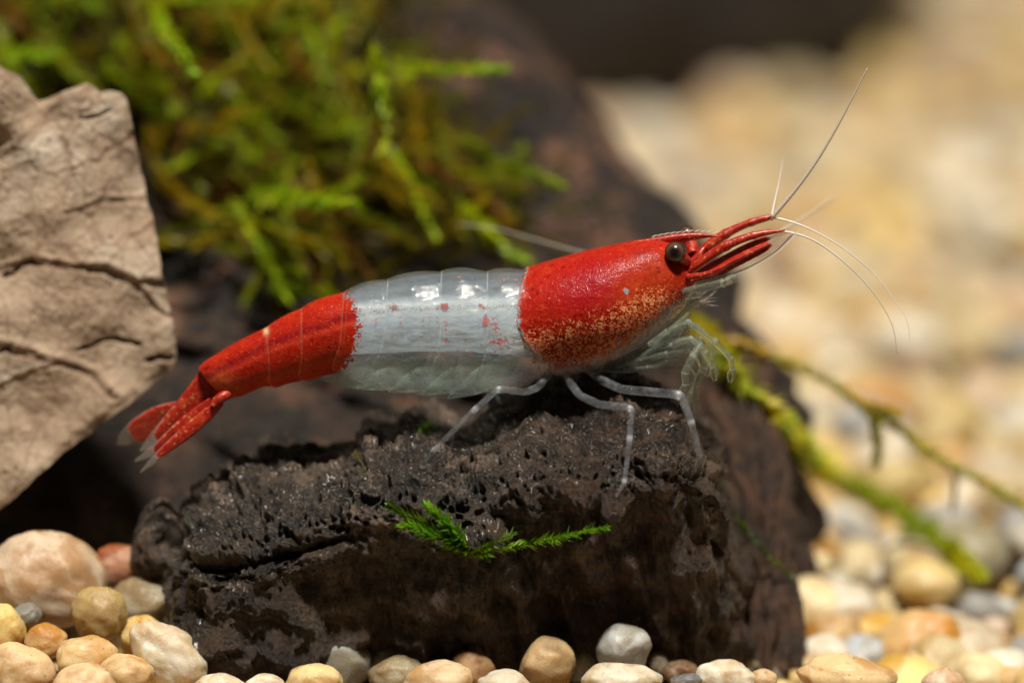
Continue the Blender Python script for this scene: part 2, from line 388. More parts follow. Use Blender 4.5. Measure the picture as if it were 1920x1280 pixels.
# ------------------------------------------------------------------ gravel floor
def mound(x, y):
    """height of the gravel floor: flat, banked up at the left of the foreground log"""
    return 2.6 * sstep(-9.0, -17.0, np.asarray(x)) * sstep(-7.0, 3.0, np.asarray(y)) + 0.25 * np.sin(np.asarray(x) * 0.21) * np.cos(np.asarray(y) * 0.13)
gx = np.r_[np.linspace(-170, -32, 24), np.linspace(-30, 40, 71), np.linspace(42, 170, 24)]
gy = np.r_[np.linspace(-16, 40, 57), np.linspace(42, 420, 80)]
GX, GY = np.meshgrid(gx, gy)
GZ = mound(GX, GY) - 0.3
obj('ground', np.stack([GX.ravel(), GY.ravel(), GZ.ravel()], 1), grid_faces(len(gy), len(gx), False), M_GROUND)['kind'] = 'structure'

# ------------------------------------------------------------------ foreground log
def build_log():
    N, MM = 560, 240
    # photo pixels: crest silhouette (at Y=2), lit front edge (Y=-3.4)
    crest = [(300, 962), (337, 918), (367, 906), (420, 893), (465, 863), (502, 846), (559, 829), (600, 825), (645, 815), (690, 788), (720, 797), (765, 780), (802, 770), (855, 776),
             (900, 768), (940, 752), (985, 744), (1021, 734), (1070, 722), (1148, 713), (1203, 720), (1260, 738), (1310, 775), (1330, 810), (1365, 850)]
    nose = [(300, 1080), (400, 1090), (480, 1072), (560, 1045), (640, 1005), (700, 975), (780, 985), (860, 1000), (940, 965), (1020, 905), (1100, 885), (1150, 910), (1230, 890), (1300, 870), (1330, 890), (1365, 940)]
    px = np.linspace(300, 1362, N)
    cy = smooth_interp(px, *zip(*crest)); ny = smooth_interp(px, *zip(*nose))
    V = np.zeros((N, MM, 3))
    top = np.array([W(a, b, 2.0) for a, b in zip(px, cy)]); fr = np.array([W(a, b, -3.4) for a, b in zip(px, ny)])
    u = np.linspace(0, 1, MM, endpoint=False)
    jaw = np.exp(-((px - 350) / 75) ** 2)                        # bulb under the left end
    for k in range(N):
        zt, zn = top[k, 2], fr[k, 2]; j = jaw[k]
        ctrl = np.array([(2.0, zt), (-0.6, zt - 0.12 * (zt - zn)), (-2.3, zt - 0.42 * (zt - zn)), (-3.3, zn + 0.25 * (zt - zn)), (-3.6, zn - 0.5), (-3.0 - 0.6 * j, zn - 1.8),
                         (-1.7 - 1.5 * j, 0.28 * zn), (0.4 - 1.2 * j, -0.35 + 2.1 * j), (4.0, -0.4 + 0.6 * j), (6.6, 0.2), (7.2, zt * 0.45), (5.2, zt * 0.9)])
        n = len(ctrl); s = u * n; i = np.floor(s).astype(int); f = (s - i)[:, None]
        p0, p1, p2, p3 = ctrl[(i - 1) % n], ctrl[i % n], ctrl[(i + 1) % n], ctrl[(i + 2) % n]
        c = 0.5 * (2 * p1 + (p2 - p0) * f + (2 * p0 - 5 * p1 + 4 * p2 - p3) * f ** 2 + (-p0 + 3 * p1 - 3 * p2 + p3) * f ** 3)
        V[k, :, 1] = c[:, 0]; V[k, :, 2] = c[:, 1]; V[k, :, 0] = (px[k] - 960) * K
        el, er = (px[k] - 300) / 95, (1362 - px[k]) / 130
        e = min(math.sqrt(max(0, 1 - (1 - min(el, 1)) ** 2)), math.sqrt(max(0, 1 - (1 - min(er, 1)) ** 2)))
        e = 0.12 + 0.88 * e
        ctr = np.array([0.8, 0.45 * zt + (0.0)])
        V[k, :, 1:] = ctr + (V[k, :, 1:] - ctr) * e
        sh = sstep(0.75, 1.0, (px[k] - 300) / 1062)              # right end leans out towards its foot
        V[k, :, 0] += sh * np.clip(zt - V[k, :, 2], 0, 9) * 0.16
    P = V.reshape(-1, 3)
    du = np.roll(V, -1, 1) - np.roll(V, 1, 1); dv = np.gradient(V, axis=0)
    nrm = np.cross(dv, du).reshape(-1, 3); nrm /= np.linalg.norm(nrm, axis=1)[:, None] + 1e-9
    if (nrm * (P - P.mean(0))).sum() < 0: nrm = -nrm
    qx = (P[:, 0] / K + 960)
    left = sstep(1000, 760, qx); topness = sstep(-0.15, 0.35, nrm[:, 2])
    base_d = 1.05 * fbm(P * 0.28, 3, 3); d = base_d + 0.34 * fbm(P * 0.8, 9, 4)
    wp = np.stack([fbm(P * 1.1, 101, 3), fbm(P * 1.1, 103, 3), fbm(P * 1.1, 107, 3)], 1); pit = cells((P + .55 * wp) * np.array([1.15, 1.5, 1.7]), 5) + .12 * fbm(P * 3, 109, 2); pit2 = cells((P + .3 * wp) * 2.7, 8)
    d -= (0.26 * sstep(0.52, 0.16, pit) * left + 0.24 * sstep(0.45, 0.12, pit2)) * (0.25 + 0.75 * topness)
    rows = np.sin((P[:, 0] * 0.9 + P[:, 2] * 2.2) * 2.6 + 2.0 * fbm(P * 0.5, 21, 2))          # short rows of ridges, left bark
    d += 0.08 * rows * left * topness + 0.34 * fbm((P + .4 * wp) @ np.array([[.9, 0, .35], [0, 1, 0], [-.35, 0, .9]]) * np.array([.38, 1.9, 1.9]), 131, 4) * (.35 + .65 * topness)
    g = P @ np.array([0.35, 0.4, 1.0]); warp = 1.3 * fbm(P * 0.35, 31, 3)
    d += 0.26 * (np.abs(((g * 1.4 + warp * 1.5) % 2) - 1) - 0.5) * (1 - left) * topness      # long grain, right top
    g2 = P[:, 0] * 1.25 + 0.35 * P[:, 2] + 1.1 * fbm(P * np.array([0.5, 0.5, 0.22]), 41, 3)
    d += 0.50 * (np.abs((g2 % 2) - 1) ** 0.7 - 0.5) * (1 - topness) * (1 - 0.6 * left)       # upright furrows on the shaded face
    # ledge groove of the left end and a few raised knots
    gl = (P[:, 2] - np.interp(qx, [300, 380, 480, 560, 640, 720], [W(0, y, -3.2)[2] for y in (1050, 1062, 1052, 1030, 1010, 990)]))
    groove = np.exp(-(gl / 0.20) ** 2) * sstep(760, 560, qx) * sstep(0.5, -1.0, P[:, 1])
    d -= 0.6 * groove
    for (kx, ky, kr, kh) in ((690, 790, 0.35, 0.5), (470, 1048, 0.7, 0.5), (700, 800, 0.3, 0.35), (1085, 880, 0.9, 0.45), (345, 930, 0.7, 0.4), (1240, 790, 1.1, 0.35)):
        q = W(kx, ky, -2.0); rr = ((P[:, 0] - q[0]) ** 2 + ((P[:, 2] - q[2]) * 1.0) ** 2) / kr ** 2
        d += kh * np.exp(-rr) * (P[:, 1] < 2.5)
    d += 0.11 * fbm(P * 4.0, 51, 3)
    V2 = P + nrm * d[:, None]
    paler = np.clip(0.35 + 1.2 * (d - base_d), 0, 1) * (0.4 + 0.6 * topness) * (0.45 + 0.55 * left)
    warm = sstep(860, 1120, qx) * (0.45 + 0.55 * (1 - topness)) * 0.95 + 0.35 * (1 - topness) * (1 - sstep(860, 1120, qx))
    F = grid_faces(N, MM).tolist(); L = len(V2)
    V2 = np.vstack([V2, V2[:MM].mean(0)[None], V2[-MM:].mean(0)[None]])
    for j in range(MM):
        F.append([L, (j + 1) % MM, j]); F.append([L + 1, (N - 1) * MM + j, (N - 1) * MM + (j + 1) % MM])
    return V2, F, np.r_[paler, 0.3, 0.3], np.r_[warm, 0.3, 1.0]
lv, lf, l_raised, l_warm = build_log()
log_org = np.array([-1.5, 1.5, 0.0])
log_t = thing('driftwood_log', log_org, 'dark pitted wet driftwood log lying on the gravel under the shrimp', 'driftwood')
obj('trunk', lv, lf, M_LOG, log_t, log_org, attrs={'paler': l_raised, 'warm': l_warm})
# broken stub that stands behind the left end
sv, sf = ico(5); stub = sv.copy(); q = W(292, 1010, 1.5)
stub = stub * np.array([0.95, 1.6, 1.55]); stub[:, 2] += 0.35 * stub[:, 0]; stub = stub + q
stub += sv * (0.22 * fbm(stub * 0.8, 61, 4) - 0.18 * sstep(0.4, 0.1, cells(stub * 1.8, 63)))[:, None]
obj('stub', stub, sf, M_LOG, log_t, log_org, attrs={'paler': np.clip(0.4 + fbm(stub, 4, 2), 0, 0.8), 'warm': np.full(len(stub), 0.1)})
LOG_BVH = BVHTree.FromPolygons([Vector(p) for p in lv], lf)

# ------------------------------------------------------------------ big driftwood behind
def build_stump():
    N, MM = 240, 260
    edge = [(880, -330, 40), (905, -160, 38), (925, 0, 36), (1000, 75, 34.5), (1100, 205, 32), (1180, 300, 29), (1262, 405, 26), (1335, 530, 22.5), (1400, 650, 19.5), (1465, 780, 16), (1500, 900, 14), (1508, 1050, 12.5), (1500, 1180, 11.5)]
    E = np.array([W(*e) for e in edge])[::-1]
    z = np.linspace(E[0, 2] - 1.5, E[-1, 2], N)
    xr = smooth_interp(z, E[:, 2], E[:, 0]); yc = smooth_interp(z, E[:, 2], E[:, 1])
    th = np.linspace(0, 2 * np.pi, MM, endpoint=False); c, s = np.cos(th), np.sin(th)
    V = np.zeros((N, MM, 3)); a = 27.0
    b = np.interp(z, [0, 10, 25, 45], [5.5, 8, 10, 10.5])
    for k in range(N):
        V[k, :, 0] = xr[k] - a + a * np.sign(c) * np.abs(c) ** 0.8; V[k, :, 1] = yc[k] + 2.5 + b[k] * np.sign(s) * np.abs(s) ** 0.8 - 2.5; V[k, :, 2] = z[k]
    P = V.reshape(-1, 3); n = np.stack([np.tile(c, N) / a, np.tile(s, N) / 9, np.zeros(len(P))], 1); n /= np.linalg.norm(n, axis=1)[:, None]
    g = P[:, 0] * 0.42 + P[:, 1] * 0.42 + 0.17 * P[:, 2] + 1.6 * fbm(P * np.array([0.1, 0.1, 0.05]), 71, 3)
    rid = np.abs((g % 2) - 1)
    d = 1.3 * fbm(P * 0.07, 73, 3) + 1.5 * (rid - 0.5) + 1.0 * fbm(P * np.array([0.4, 0.4, 0.2]), 77, 4) - 1.1 * sstep(0.32, 0.1, cells(P * np.array([0.22, 0.22, 0.10]), 79))
    low = sstep(9, 3, P[:, 2]); d += low * 0.9 * (np.abs(((P[:, 0] * 1.1 + P[:, 1] * 1.1) % 2) - 1) - 0.5)
    d -= d * 0.65 * sstep(0.6, 0.95, n[:, 0]) * sstep(10, 16, P[:, 2])
    V2 = P + n * d[:, None]
    paler = np.clip(0.15 + 0.9 * rid * sstep(4, 16, P[:, 2]) + 0.9 * sstep(0.3, 0.9, n[:, 0]) * sstep(18, 26, P[:, 2]), 0, 1)  # pale ridges, plus the lit upper right rim painted into the colour
    F = grid_faces(N, MM).tolist(); L = len(V2); V2 = np.vstack([V2, V2[:MM].mean(0)[None], V2[-MM:].mean(0)[None] + [0, 0, 1.5]])
    for j in range(MM): F.append([L, (j + 1) % MM, j]); F.append([L + 1, (N - 1) * MM + j, (N - 1) * MM + (j + 1) % MM])
    return V2, F, np.r_[paler, 0, 0.5], np.r_[0.35 * sstep(12, 4, P[:, 2]), 0, 0]
tv, tf, t_ridge_lit, t_warm = build_stump()
so = np.array([-10, 15, 0.0])
stump = thing('driftwood_stump', so, 'large brown driftwood trunk with a sloping side, overgrown with moss behind the shrimp', 'driftwood')
obj('trunk', tv, tf, M_STUMP, stump, so, attrs={'paler': t_ridge_lit, 'warm': t_warm})
def build_root():
    """furrowed root that comes forward from the trunk beside the log"""
    n, m = 150, 120
    c = curve([W(1428, 1262, 3.0), W(1426, 1190, 3.4), W(1420, 1080, 4.6), W(1405, 960, 6.5), W(1375, 840, 9.5), W(1330, 730, 14.0)], n); e = np.linspace(0, 1, n)
    v, f = tube_geo(c, np.interp(e, [0, .25, .6, 1], [1.7, 1.45, 1.8, 2.8]), m); ax = np.vstack([np.repeat(c, m, 0), c[:1], c[-1:]]); nn = v - ax; nn /= np.linalg.norm(nn, axis=1)[:, None] + 1e-9
    th = np.r_[np.tile(np.linspace(0, 2 * np.pi, m, endpoint=False), n), 0, 0]; rid = np.abs(((th * 13 / np.pi + 1.5 * fbm(v * np.array([.5, .5, .25]), 113, 2)) % 2) - 1)
    return v + nn * (.42 * (rid - .5) + .35 * fbm(v * .5, 117, 3) + .12 * fbm(v * 2, 119, 3))[:, None], f, .12 * rid
rv, rf_, rr_ = build_root()
obj('root', rv, rf_, M_STUMP, stump, so, attrs={'paler': rr_, 'warm': np.full(len(rv), .95)})
STUMP_BVH = BVHTree.FromPolygons([Vector(p) for p in tv], tf)
WOOD_BVH = BVHTree.FromPolygons([Vector(p) for p in tv] + [Vector(p) for p in rv], list(tf) + [[k + len(tv) for k in q] for q in rf_])

# far dark branch at the back of the gravel bed
def bark_limb(name, pts, rad, label, seed, n=90, m=60):
    c = curve(np.array(pts), n); r = np.interp(np.linspace(0, 1, n), np.linspace(0, 1, len(rad)), rad)
    v, f = tube_geo(c, r, m); ax = np.vstack([np.repeat(c, m, 0), c[:1], c[-1:]]); nn = v - ax; nn /= np.linalg.norm(nn, axis=1)[:, None] + 1e-9
    v = v + nn * (1.6 * fbm(v * 0.12, seed, 4))[:, None]
    o = np.array([c[:, 0].mean(), c[:, 1].mean(), 0])
    return tag(obj(name, v, f, M_STUMP, None, o, attrs={'paler': np.full(len(v), 0.1), 'warm': np.full(len(v), 0.0)}), label, 'driftwood')
bark_limb('driftwood_branch', [(-45, 114, 9), (-10, 116, 9), (6, 120, 9), (14, 128, 9), (19, 136, 9.5), (22, 144, 10)], [10, 11, 10, 10, 9, 7], 'dark blurred driftwood branch lying across the far end of the gravel', 83)

# ------------------------------------------------------------------ pebbles
def pebble_shape(seed, level, angular=0.0):
    v, f = ico(level); n = v.copy()
    d = 1 + 0.17 * fbm(v * 0.9 + seed * 7.3, seed, 2) + 0.035 * fbm(v * 3.1, seed + 5, 3)
    v = v * d[:, None]
    if angular:
        r = np.random.default_rng(seed)
        for k in range(9):                                      # flattened facets
            a = r.normal(size=3); a /= np.linalg.norm(a); h = r.uniform(0.62, 0.86); e = v @ a - h
            v = v - np.clip(e, 0, None)[:, None] * a * angular
    return v, f
PALETTE = {'cream': (0.78, 0.63, 0.33), 'white': (0.80, 0.75, 0.63), 'amber': (0.66, 0.38, 0.10), 'yellow': (0.76, 0.55, 0.15), 'peach': (0.74, 0.52, 0.27),
           'grey': (0.30, 0.30, 0.31), 'brown': (0.28, 0.15, 0.07), 'pink': (0.72, 0.55, 0.42), 'olive': (0.34, 0.29, 0.15), 'slate': (0.045, 0.055, 0.075), 'silver': (0.45, 0.51, 0.59)}
# px, py, half width, half height, Y, tilt, palette, angular, frosted, label
HERO = [
 (85, 1092, 112, 97, 0.4, -20, (0.62, 0.46, 0.32), 0, 0, 'largest pebble, pinkish cream, below the dead leaf'),
 (226, 1062, 60, 44, 1.8, -12, (0.42, 0.15, 0.06), .3, 0, 'rust-orange pebble between the large cream pebble and the log'),
 (262, 1128, 64, 52, 0.6, 15, (0.64, 0.58, 0.45), .3, 1, 'pale frosted pebble wedged under the left end of the log'),
 (186, 1152, 54, 51, -2.0, 0, (0.72, 0.50, 0.16), 0, 1, 'round translucent yellow pebble in front of the large cream pebble'),
 (50, 1154, 35, 27, -1.8, 15, (0.13, 0.13, 0.12), .4, 0, 'small dark grey pebble against the large cream pebble'),
 (86, 1203, 41, 34, -2.6, 0, 'amber', 0, 0, 'small amber pebble below the dark grey pebble'),
 (163, 1238, 60, 50, -3.6, 0, (0.78, 0.56, 0.26), 0, 0, 'pale yellow pebble below the round translucent yellow one'),
 (-2, 1185, 48, 56, -2.6, 0, 'yellow', 0, 0, 'yellow pebble next to the small amber and dark grey pebbles'),
 (38, 1262, 68, 56, -4.2, -15, (0.72, 0.50, 0.24), 0, 0, 'tan yellow pebble in front of the small amber pebble'),
 (323, 1234, 86, 54, -3.4, -42, 'white', 0, 0, 'milky white egg-shaped pebble beside the brown pebble at the log'),
 (268, 1196, 50, 46, -1.6, 0, 'yellow', 0, 0, 'mottled yellow pebble behind the milky white egg-shaped one'),
 (432, 1222, 70, 54, -1.0, -20, (0.36, 0.19, 0.07), 0, 0, 'dark amber-brown pebble in the shade of the log'),
 (340, 1180, 28, 26, -0.6, 0, (0.60, 0.30, 0.09), .4, 0, 'small angular orange pebble under the log end'),
 (236, 1266, 52, 44, -4.6, 0, (0.74, 0.50, 0.22), 0, 0, 'honey-coloured pebble leaning on the milky white egg-shaped one'),
 (158, 1286, 62, 42, -5.2, 0, 'peach', 0, 0, 'peach pebble in front of the pale yellow pebble'),
 (622, 1250, 72, 62, -2.0, 10, (0.46, 0.43, 0.35), .85, 1, 'angular grey frosted quartz pebble at the foot of the log'),
 (724, 1234, 48, 34, -1.4, -8, (0.44, 0.42, 0.35), .6, 1, 'flat grey frosted pebble beside the angular quartz pebble'),
 (588, 1280, 54, 38, -4.4, 0, (0.75, 0.56, 0.22), 0, 0, 'smooth butter-yellow pebble in front of the angular quartz pebble'),
 (742, 1270, 54, 42, -3.2, 10, (0.52, 0.42, 0.23), 0, 1, 'translucent tan pebble in front of the flat frosted pebble'),
 (800, 1242, 30, 24, -1.4, 0, (0.40, 0.21, 0.13), .3, 0, 'small reddish brown pebble beside the pointed smoky pebble'),
 (900, 1228, 46, 54, -1.2, 8, (0.30, 0.21, 0.10), .2, 1, 'pointed smoky brown translucent pebble in front of the log'),
 (882, 1258, 50, 43, -2.6, -10, (0.62, 0.33, 0.11), .3, 0, 'mottled orange pebble in front of the smoky brown one'),
 (822, 1282, 66, 42, -4.2, 6, (0.68, 0.50, 0.29), 0, 0, 'beige pebble in front of the small reddish brown one'),
 (966, 1234, 32, 33, -0.8, 0, (0.30, 0.27, 0.17), .3, 1, 'small clear olive pebble behind the golden mottled one'),
 (1028, 1246, 57, 56, -2.6, 6, (0.50, 0.31, 0.11), .35, 0, 'golden brown mottled pebble beside the silver-grey one'),
 (1086, 1242, 34, 38, -1.2, 0, (0.36, 0.35, 0.28), .2, 1, 'grey-green translucent pebble between the golden and silver-grey ones'),
 (1168, 1214, 58, 54, -2.4, 0, 'silver', .45, 0, 'silver-grey pointed pebble standing proud at the foot of the log'),
 (1165, 1280, 74, 37, -4.4, 0, (0.66, 0.60, 0.48), 0, 0, 'pale smooth pebble in front of the silver-grey one'),
 (946, 1286, 52, 32, -4.6, 0, (0.62, 0.56, 0.44), 0, 0, 'pale beige pebble in front of the small clear olive one'),
 (1236, 1250, 20, 30, -1.4, 0, (0.42, 0.36, 0.28), 0, 1, 'narrow clear pebble right beside the silver-grey one'),
 (1276, 1262, 38, 26, -1.6, 0, (0.20, 0.11, 0.05), .4, 0, 'small dark brown pebble between the silver-grey and the white one'),
 (1288, 1276, 30, 17, -4.4, 0, 'slate', .4, 0, 'tiny glossy blue-black pebble in front of the dark brown one'),
 (1358, 1270, 56, 34, -3.6, 0, 'white', 0, 0, 'white oval pebble beside the tiny blue-black one'),
 (1366, 1246, 58, 38, 2.0, 0, 'olive', 0, 0, 'olive-brown pebble behind the white oval one'),
 (1432, 1274, 26, 20, -3.2, 0, (0.60, 0.42, 0.20), 0, 0, 'small tan pebble beside the white oval one'),
 (1588, 1270, 88, 40, -3.0, -6, (0.74, 0.52, 0.25), 0, 0, 'large flat golden-peach pebble on open gravel beside the driftwood root'),
 (1478, 1262, 34, 30, 3.0, 0, (0.62, 0.45, 0.20), 0, 0, 'tan upright pebble between the olive-brown and the large golden-peach one'),
 (1768, 1278, 42, 26, -3.0, 0, 'pink', 0, 0, 'small pinkish white pebble past the large golden-peach one'),
 (412, 1284, 46, 22, -4.8, 0, (0.74, 0.66, 0.52), 0, 0, 'small cream-white pebble in front of the dark amber-brown one'),
 (496, 1284, 36, 22, -4.6, 0, 'white', 0, 0, 'small chalk-white pebble beside the butter-yellow one'),
]
taken = []
for i, (px, py, hw, hh, y, tilt, c, ang, fro, label) in enumerate(HERO):
    v, f = pebble_shape(100 + i, 5, ang); q = W(px, py, y); sc = (y - CAM[1]) / (-CAM[1])
    rx, rz = hw * K * sc, hh * K * sc; ry = 0.85 * (rx + rz) / 2
    v = v * np.array([rx, ry, rz]); a = math.radians(tilt)
    v[:, 0], v[:, 2] = v[:, 0] * math.cos(a) - v[:, 2] * math.sin(a), v[:, 0] * math.sin(a) + v[:, 2] * math.cos(a)
    o = obj('pebble', v + q, f, M_CLEAR if fro else M_PEB, None, q)
    c = np.array(PALETTE[c] if isinstance(c, str) else c) * .93; o.color = (*c, 1)
    tag(o, label, 'pebble', 'pebbles of the foreground'); taken.append((q[0], q[1], max(rx, ry), q[2], rz))
# the rest of the bed
far_names = ['cream', 'white', 'yellow', 'amber', 'peach', 'pink', 'grey', 'brown', 'silver', 'olive']
far_prob = np.array([.28, .23, .19, .08, .07, .05, .04, .025, .025, .015]); far_prob /= far_prob.sum()
FAR_LABEL = {'cream': 'blurred cream pebble on the open gravel bed behind the driftwood', 'white': 'blurred whitish pebble on the open gravel bed behind the driftwood',
 'yellow': 'blurred yellow pebble on the open gravel bed behind the driftwood', 'amber': 'blurred amber pebble on the open gravel bed behind the driftwood', 'peach': 'blurred peach pebble on the open gravel bed behind the driftwood',
 'pink': 'blurred pinkish pebble on the open gravel bed behind the driftwood', 'grey': 'blurred dark grey pebble on the open gravel bed behind the driftwood', 'brown': 'blurred brown pebble on the open gravel bed behind the driftwood',
 'silver': 'blurred silvery pebble on the open gravel bed behind the driftwood', 'olive': 'blurred olive pebble on the open gravel bed behind the driftwood'}
shapes = [mesh('pebble', pebble_shape(300 + k, 4, 0.3 * (k % 3 == 0))[0], ico(4)[1]) for k in range(14)]
for m in shapes: m.materials.append(M_PEB_FAR)
cand = []
def spot(x, y, r, sq, layer):
    k = rng.choice(len(far_names), p=far_prob)
    return dict(x=x, y=y, rx=r * rng.uniform(.85, 1.3), ry=r * rng.uniform(.85, 1.2), rz=r * sq, rot=rng.uniform(0, 6.28), tx=rng.normal(0, .22), ty=rng.normal(0, .22), c=k, layer=layer, sh=int(rng.integers(14)))
y = -7.5
while y < 235:
    halfw = 24 + (y + 8) * 0.22
    x = -halfw - rng.uniform(0, 3)
    while x < halfw:
        step = rng.uniform(1.7, 3.0) * (1 + .003 * max(y, 0))
        cand.append(spot(x + rng.normal(0, .4), y + rng.normal(0, .5), rng.uniform(.75, 1.6) * (1 + 0.003 * max(y, 0)), rng.uniform(.58, .9), 0)); x += step
    y += rng.uniform(1.8, 2.5) * (1 + .003 * max(y, 0))
for k in range(260):                                              # a few lie on top of the others
    y = rng.uniform(8, 215); cand.append(spot(rng.uniform(4, 24 + y * .22), y, rng.uniform(.9, 1.7) * (1 + .002 * y), rng.uniform(.6, .85), 1))
far_obj, far_stuff = [], []
EDGE_PY = [-400, 0, 75, 205, 300, 405, 530, 650, 780, 900, 1050, 1300]; EDGE_PX = [900, 925, 1000, 1100, 1180, 1262, 1335, 1400, 1465, 1500, 1508, 1500]
for c in cand:
    c['z'] = float(mound(c['x'], c['y'])) + c['rz'] * (0.45 if c['layer'] == 0 else 1.5)
    P = np.array([c['x'], c['y'], c['z']])
    if any((P[0] - t[0]) ** 2 + (P[1] - t[1]) ** 2 < (t[2] + c['rx'] * .75) ** 2 and abs(P[2] - t[3]) < t[4] + c['rz'] for t in taken): 
        if c['layer']: continue
        c['z'] -= 1.4; c['low'] = True
    if -13.5 < P[0] < 8.2 and -2.0 < P[1] < 6.0: continue         # under the log
    if 6.5 < P[0] < 11.4 and -.8 < P[1] < 14: continue                # under the root
    if P[0] < 9.5 and 7 < P[1] < 34 and P[0] > -38:               # under the trunk
        if P[1] > 9: continue
    if -50 < P[0] < 26 and abs(P[1] - np.interp(P[0], [-45, -10, 6, 14, 19, 22], [114, 116, 120, 128, 136, 144])) < 6: continue
    if c['y'] < 0 and c['z'] + c['rz'] > mound(c['x'], c['y']) + 1.3: c['z'] = float(mound(c['x'], c['y'])) - c['rz'] + 1.1; c['low'] = True
    (qx, qy), t = project(P)
    vis = -60 < qx < 1980 and -40 < qy < 1320 and qx > np.interp(qy, EDGE_PY, EDGE_PX) - 20 and not c.get('low') and (qy < 1205 or c['y'] > 4)
    (far_obj if vis else far_stuff).append((t / c['rx'], c))
far_obj.sort(key=lambda a: a[0]); far_stuff += far_obj[255:]; far_obj = far_obj[:255]
for _, c in far_obj:
    o = link('pebble', shapes[c['sh']]); n = far_names[c['c']]
    o.location = Vector((c['x'], c['y'], c['z'])) * S; o.rotation_euler = (c['tx'], c['ty'], c['rot']); o.scale = (c['rx'], c['ry'], c['rz'])
    b = np.array(PALETTE[n]) * rng.uniform(.55, 1.08); o.color = (*b, 1)
    tag(o, FAR_LABEL[n], 'pebble', f'{n} pebbles of the open gravel bed')
mb = MB(); tint = []; low = [pebble_shape(400 + k, 3)[0] for k in range(8)]; lowf = ico(3)[1]
for _, c in far_stuff:
    v = low[c['sh'] % 8] * np.array([c['rx'], c['ry'], c['rz']]); R = np.array(Euler((c['tx'], c['ty'], c['rot'])).to_matrix())
    mb.add(v @ R.T + np.array([c['x'], c['y'], c['z']]), lowf)
    tint.append(np.tile(np.array(PALETTE[far_names[c['c']]]) * rng.uniform(.88, 1.08), (len(v), 1)))
for k in range(900):                                              # small grit filling the gaps near the front
    x, y = rng.uniform(-24, 26), rng.uniform(-8, 14)
    if -13 < x < 8 and -1.5 < y: continue
    r = rng.uniform(.35, .8); v = low[k % 8][:] * r * np.array([1, .9, .75]); mb.add(v + np.array([x, y, float(mound(x, y)) + rng.uniform(-.2, .35)]), lowf)
    tint.append(np.tile(np.array(PALETTE[far_names[rng.choice(len(far_names), p=far_prob)]]) * .8, (len(v), 1)))
tag(mb.build('gravel', M_GRAV, None, None, cols={'tint': np.vstack(tint)}), 'pale mixed gravel covering the tank floor', 'gravel', kind='stuff')

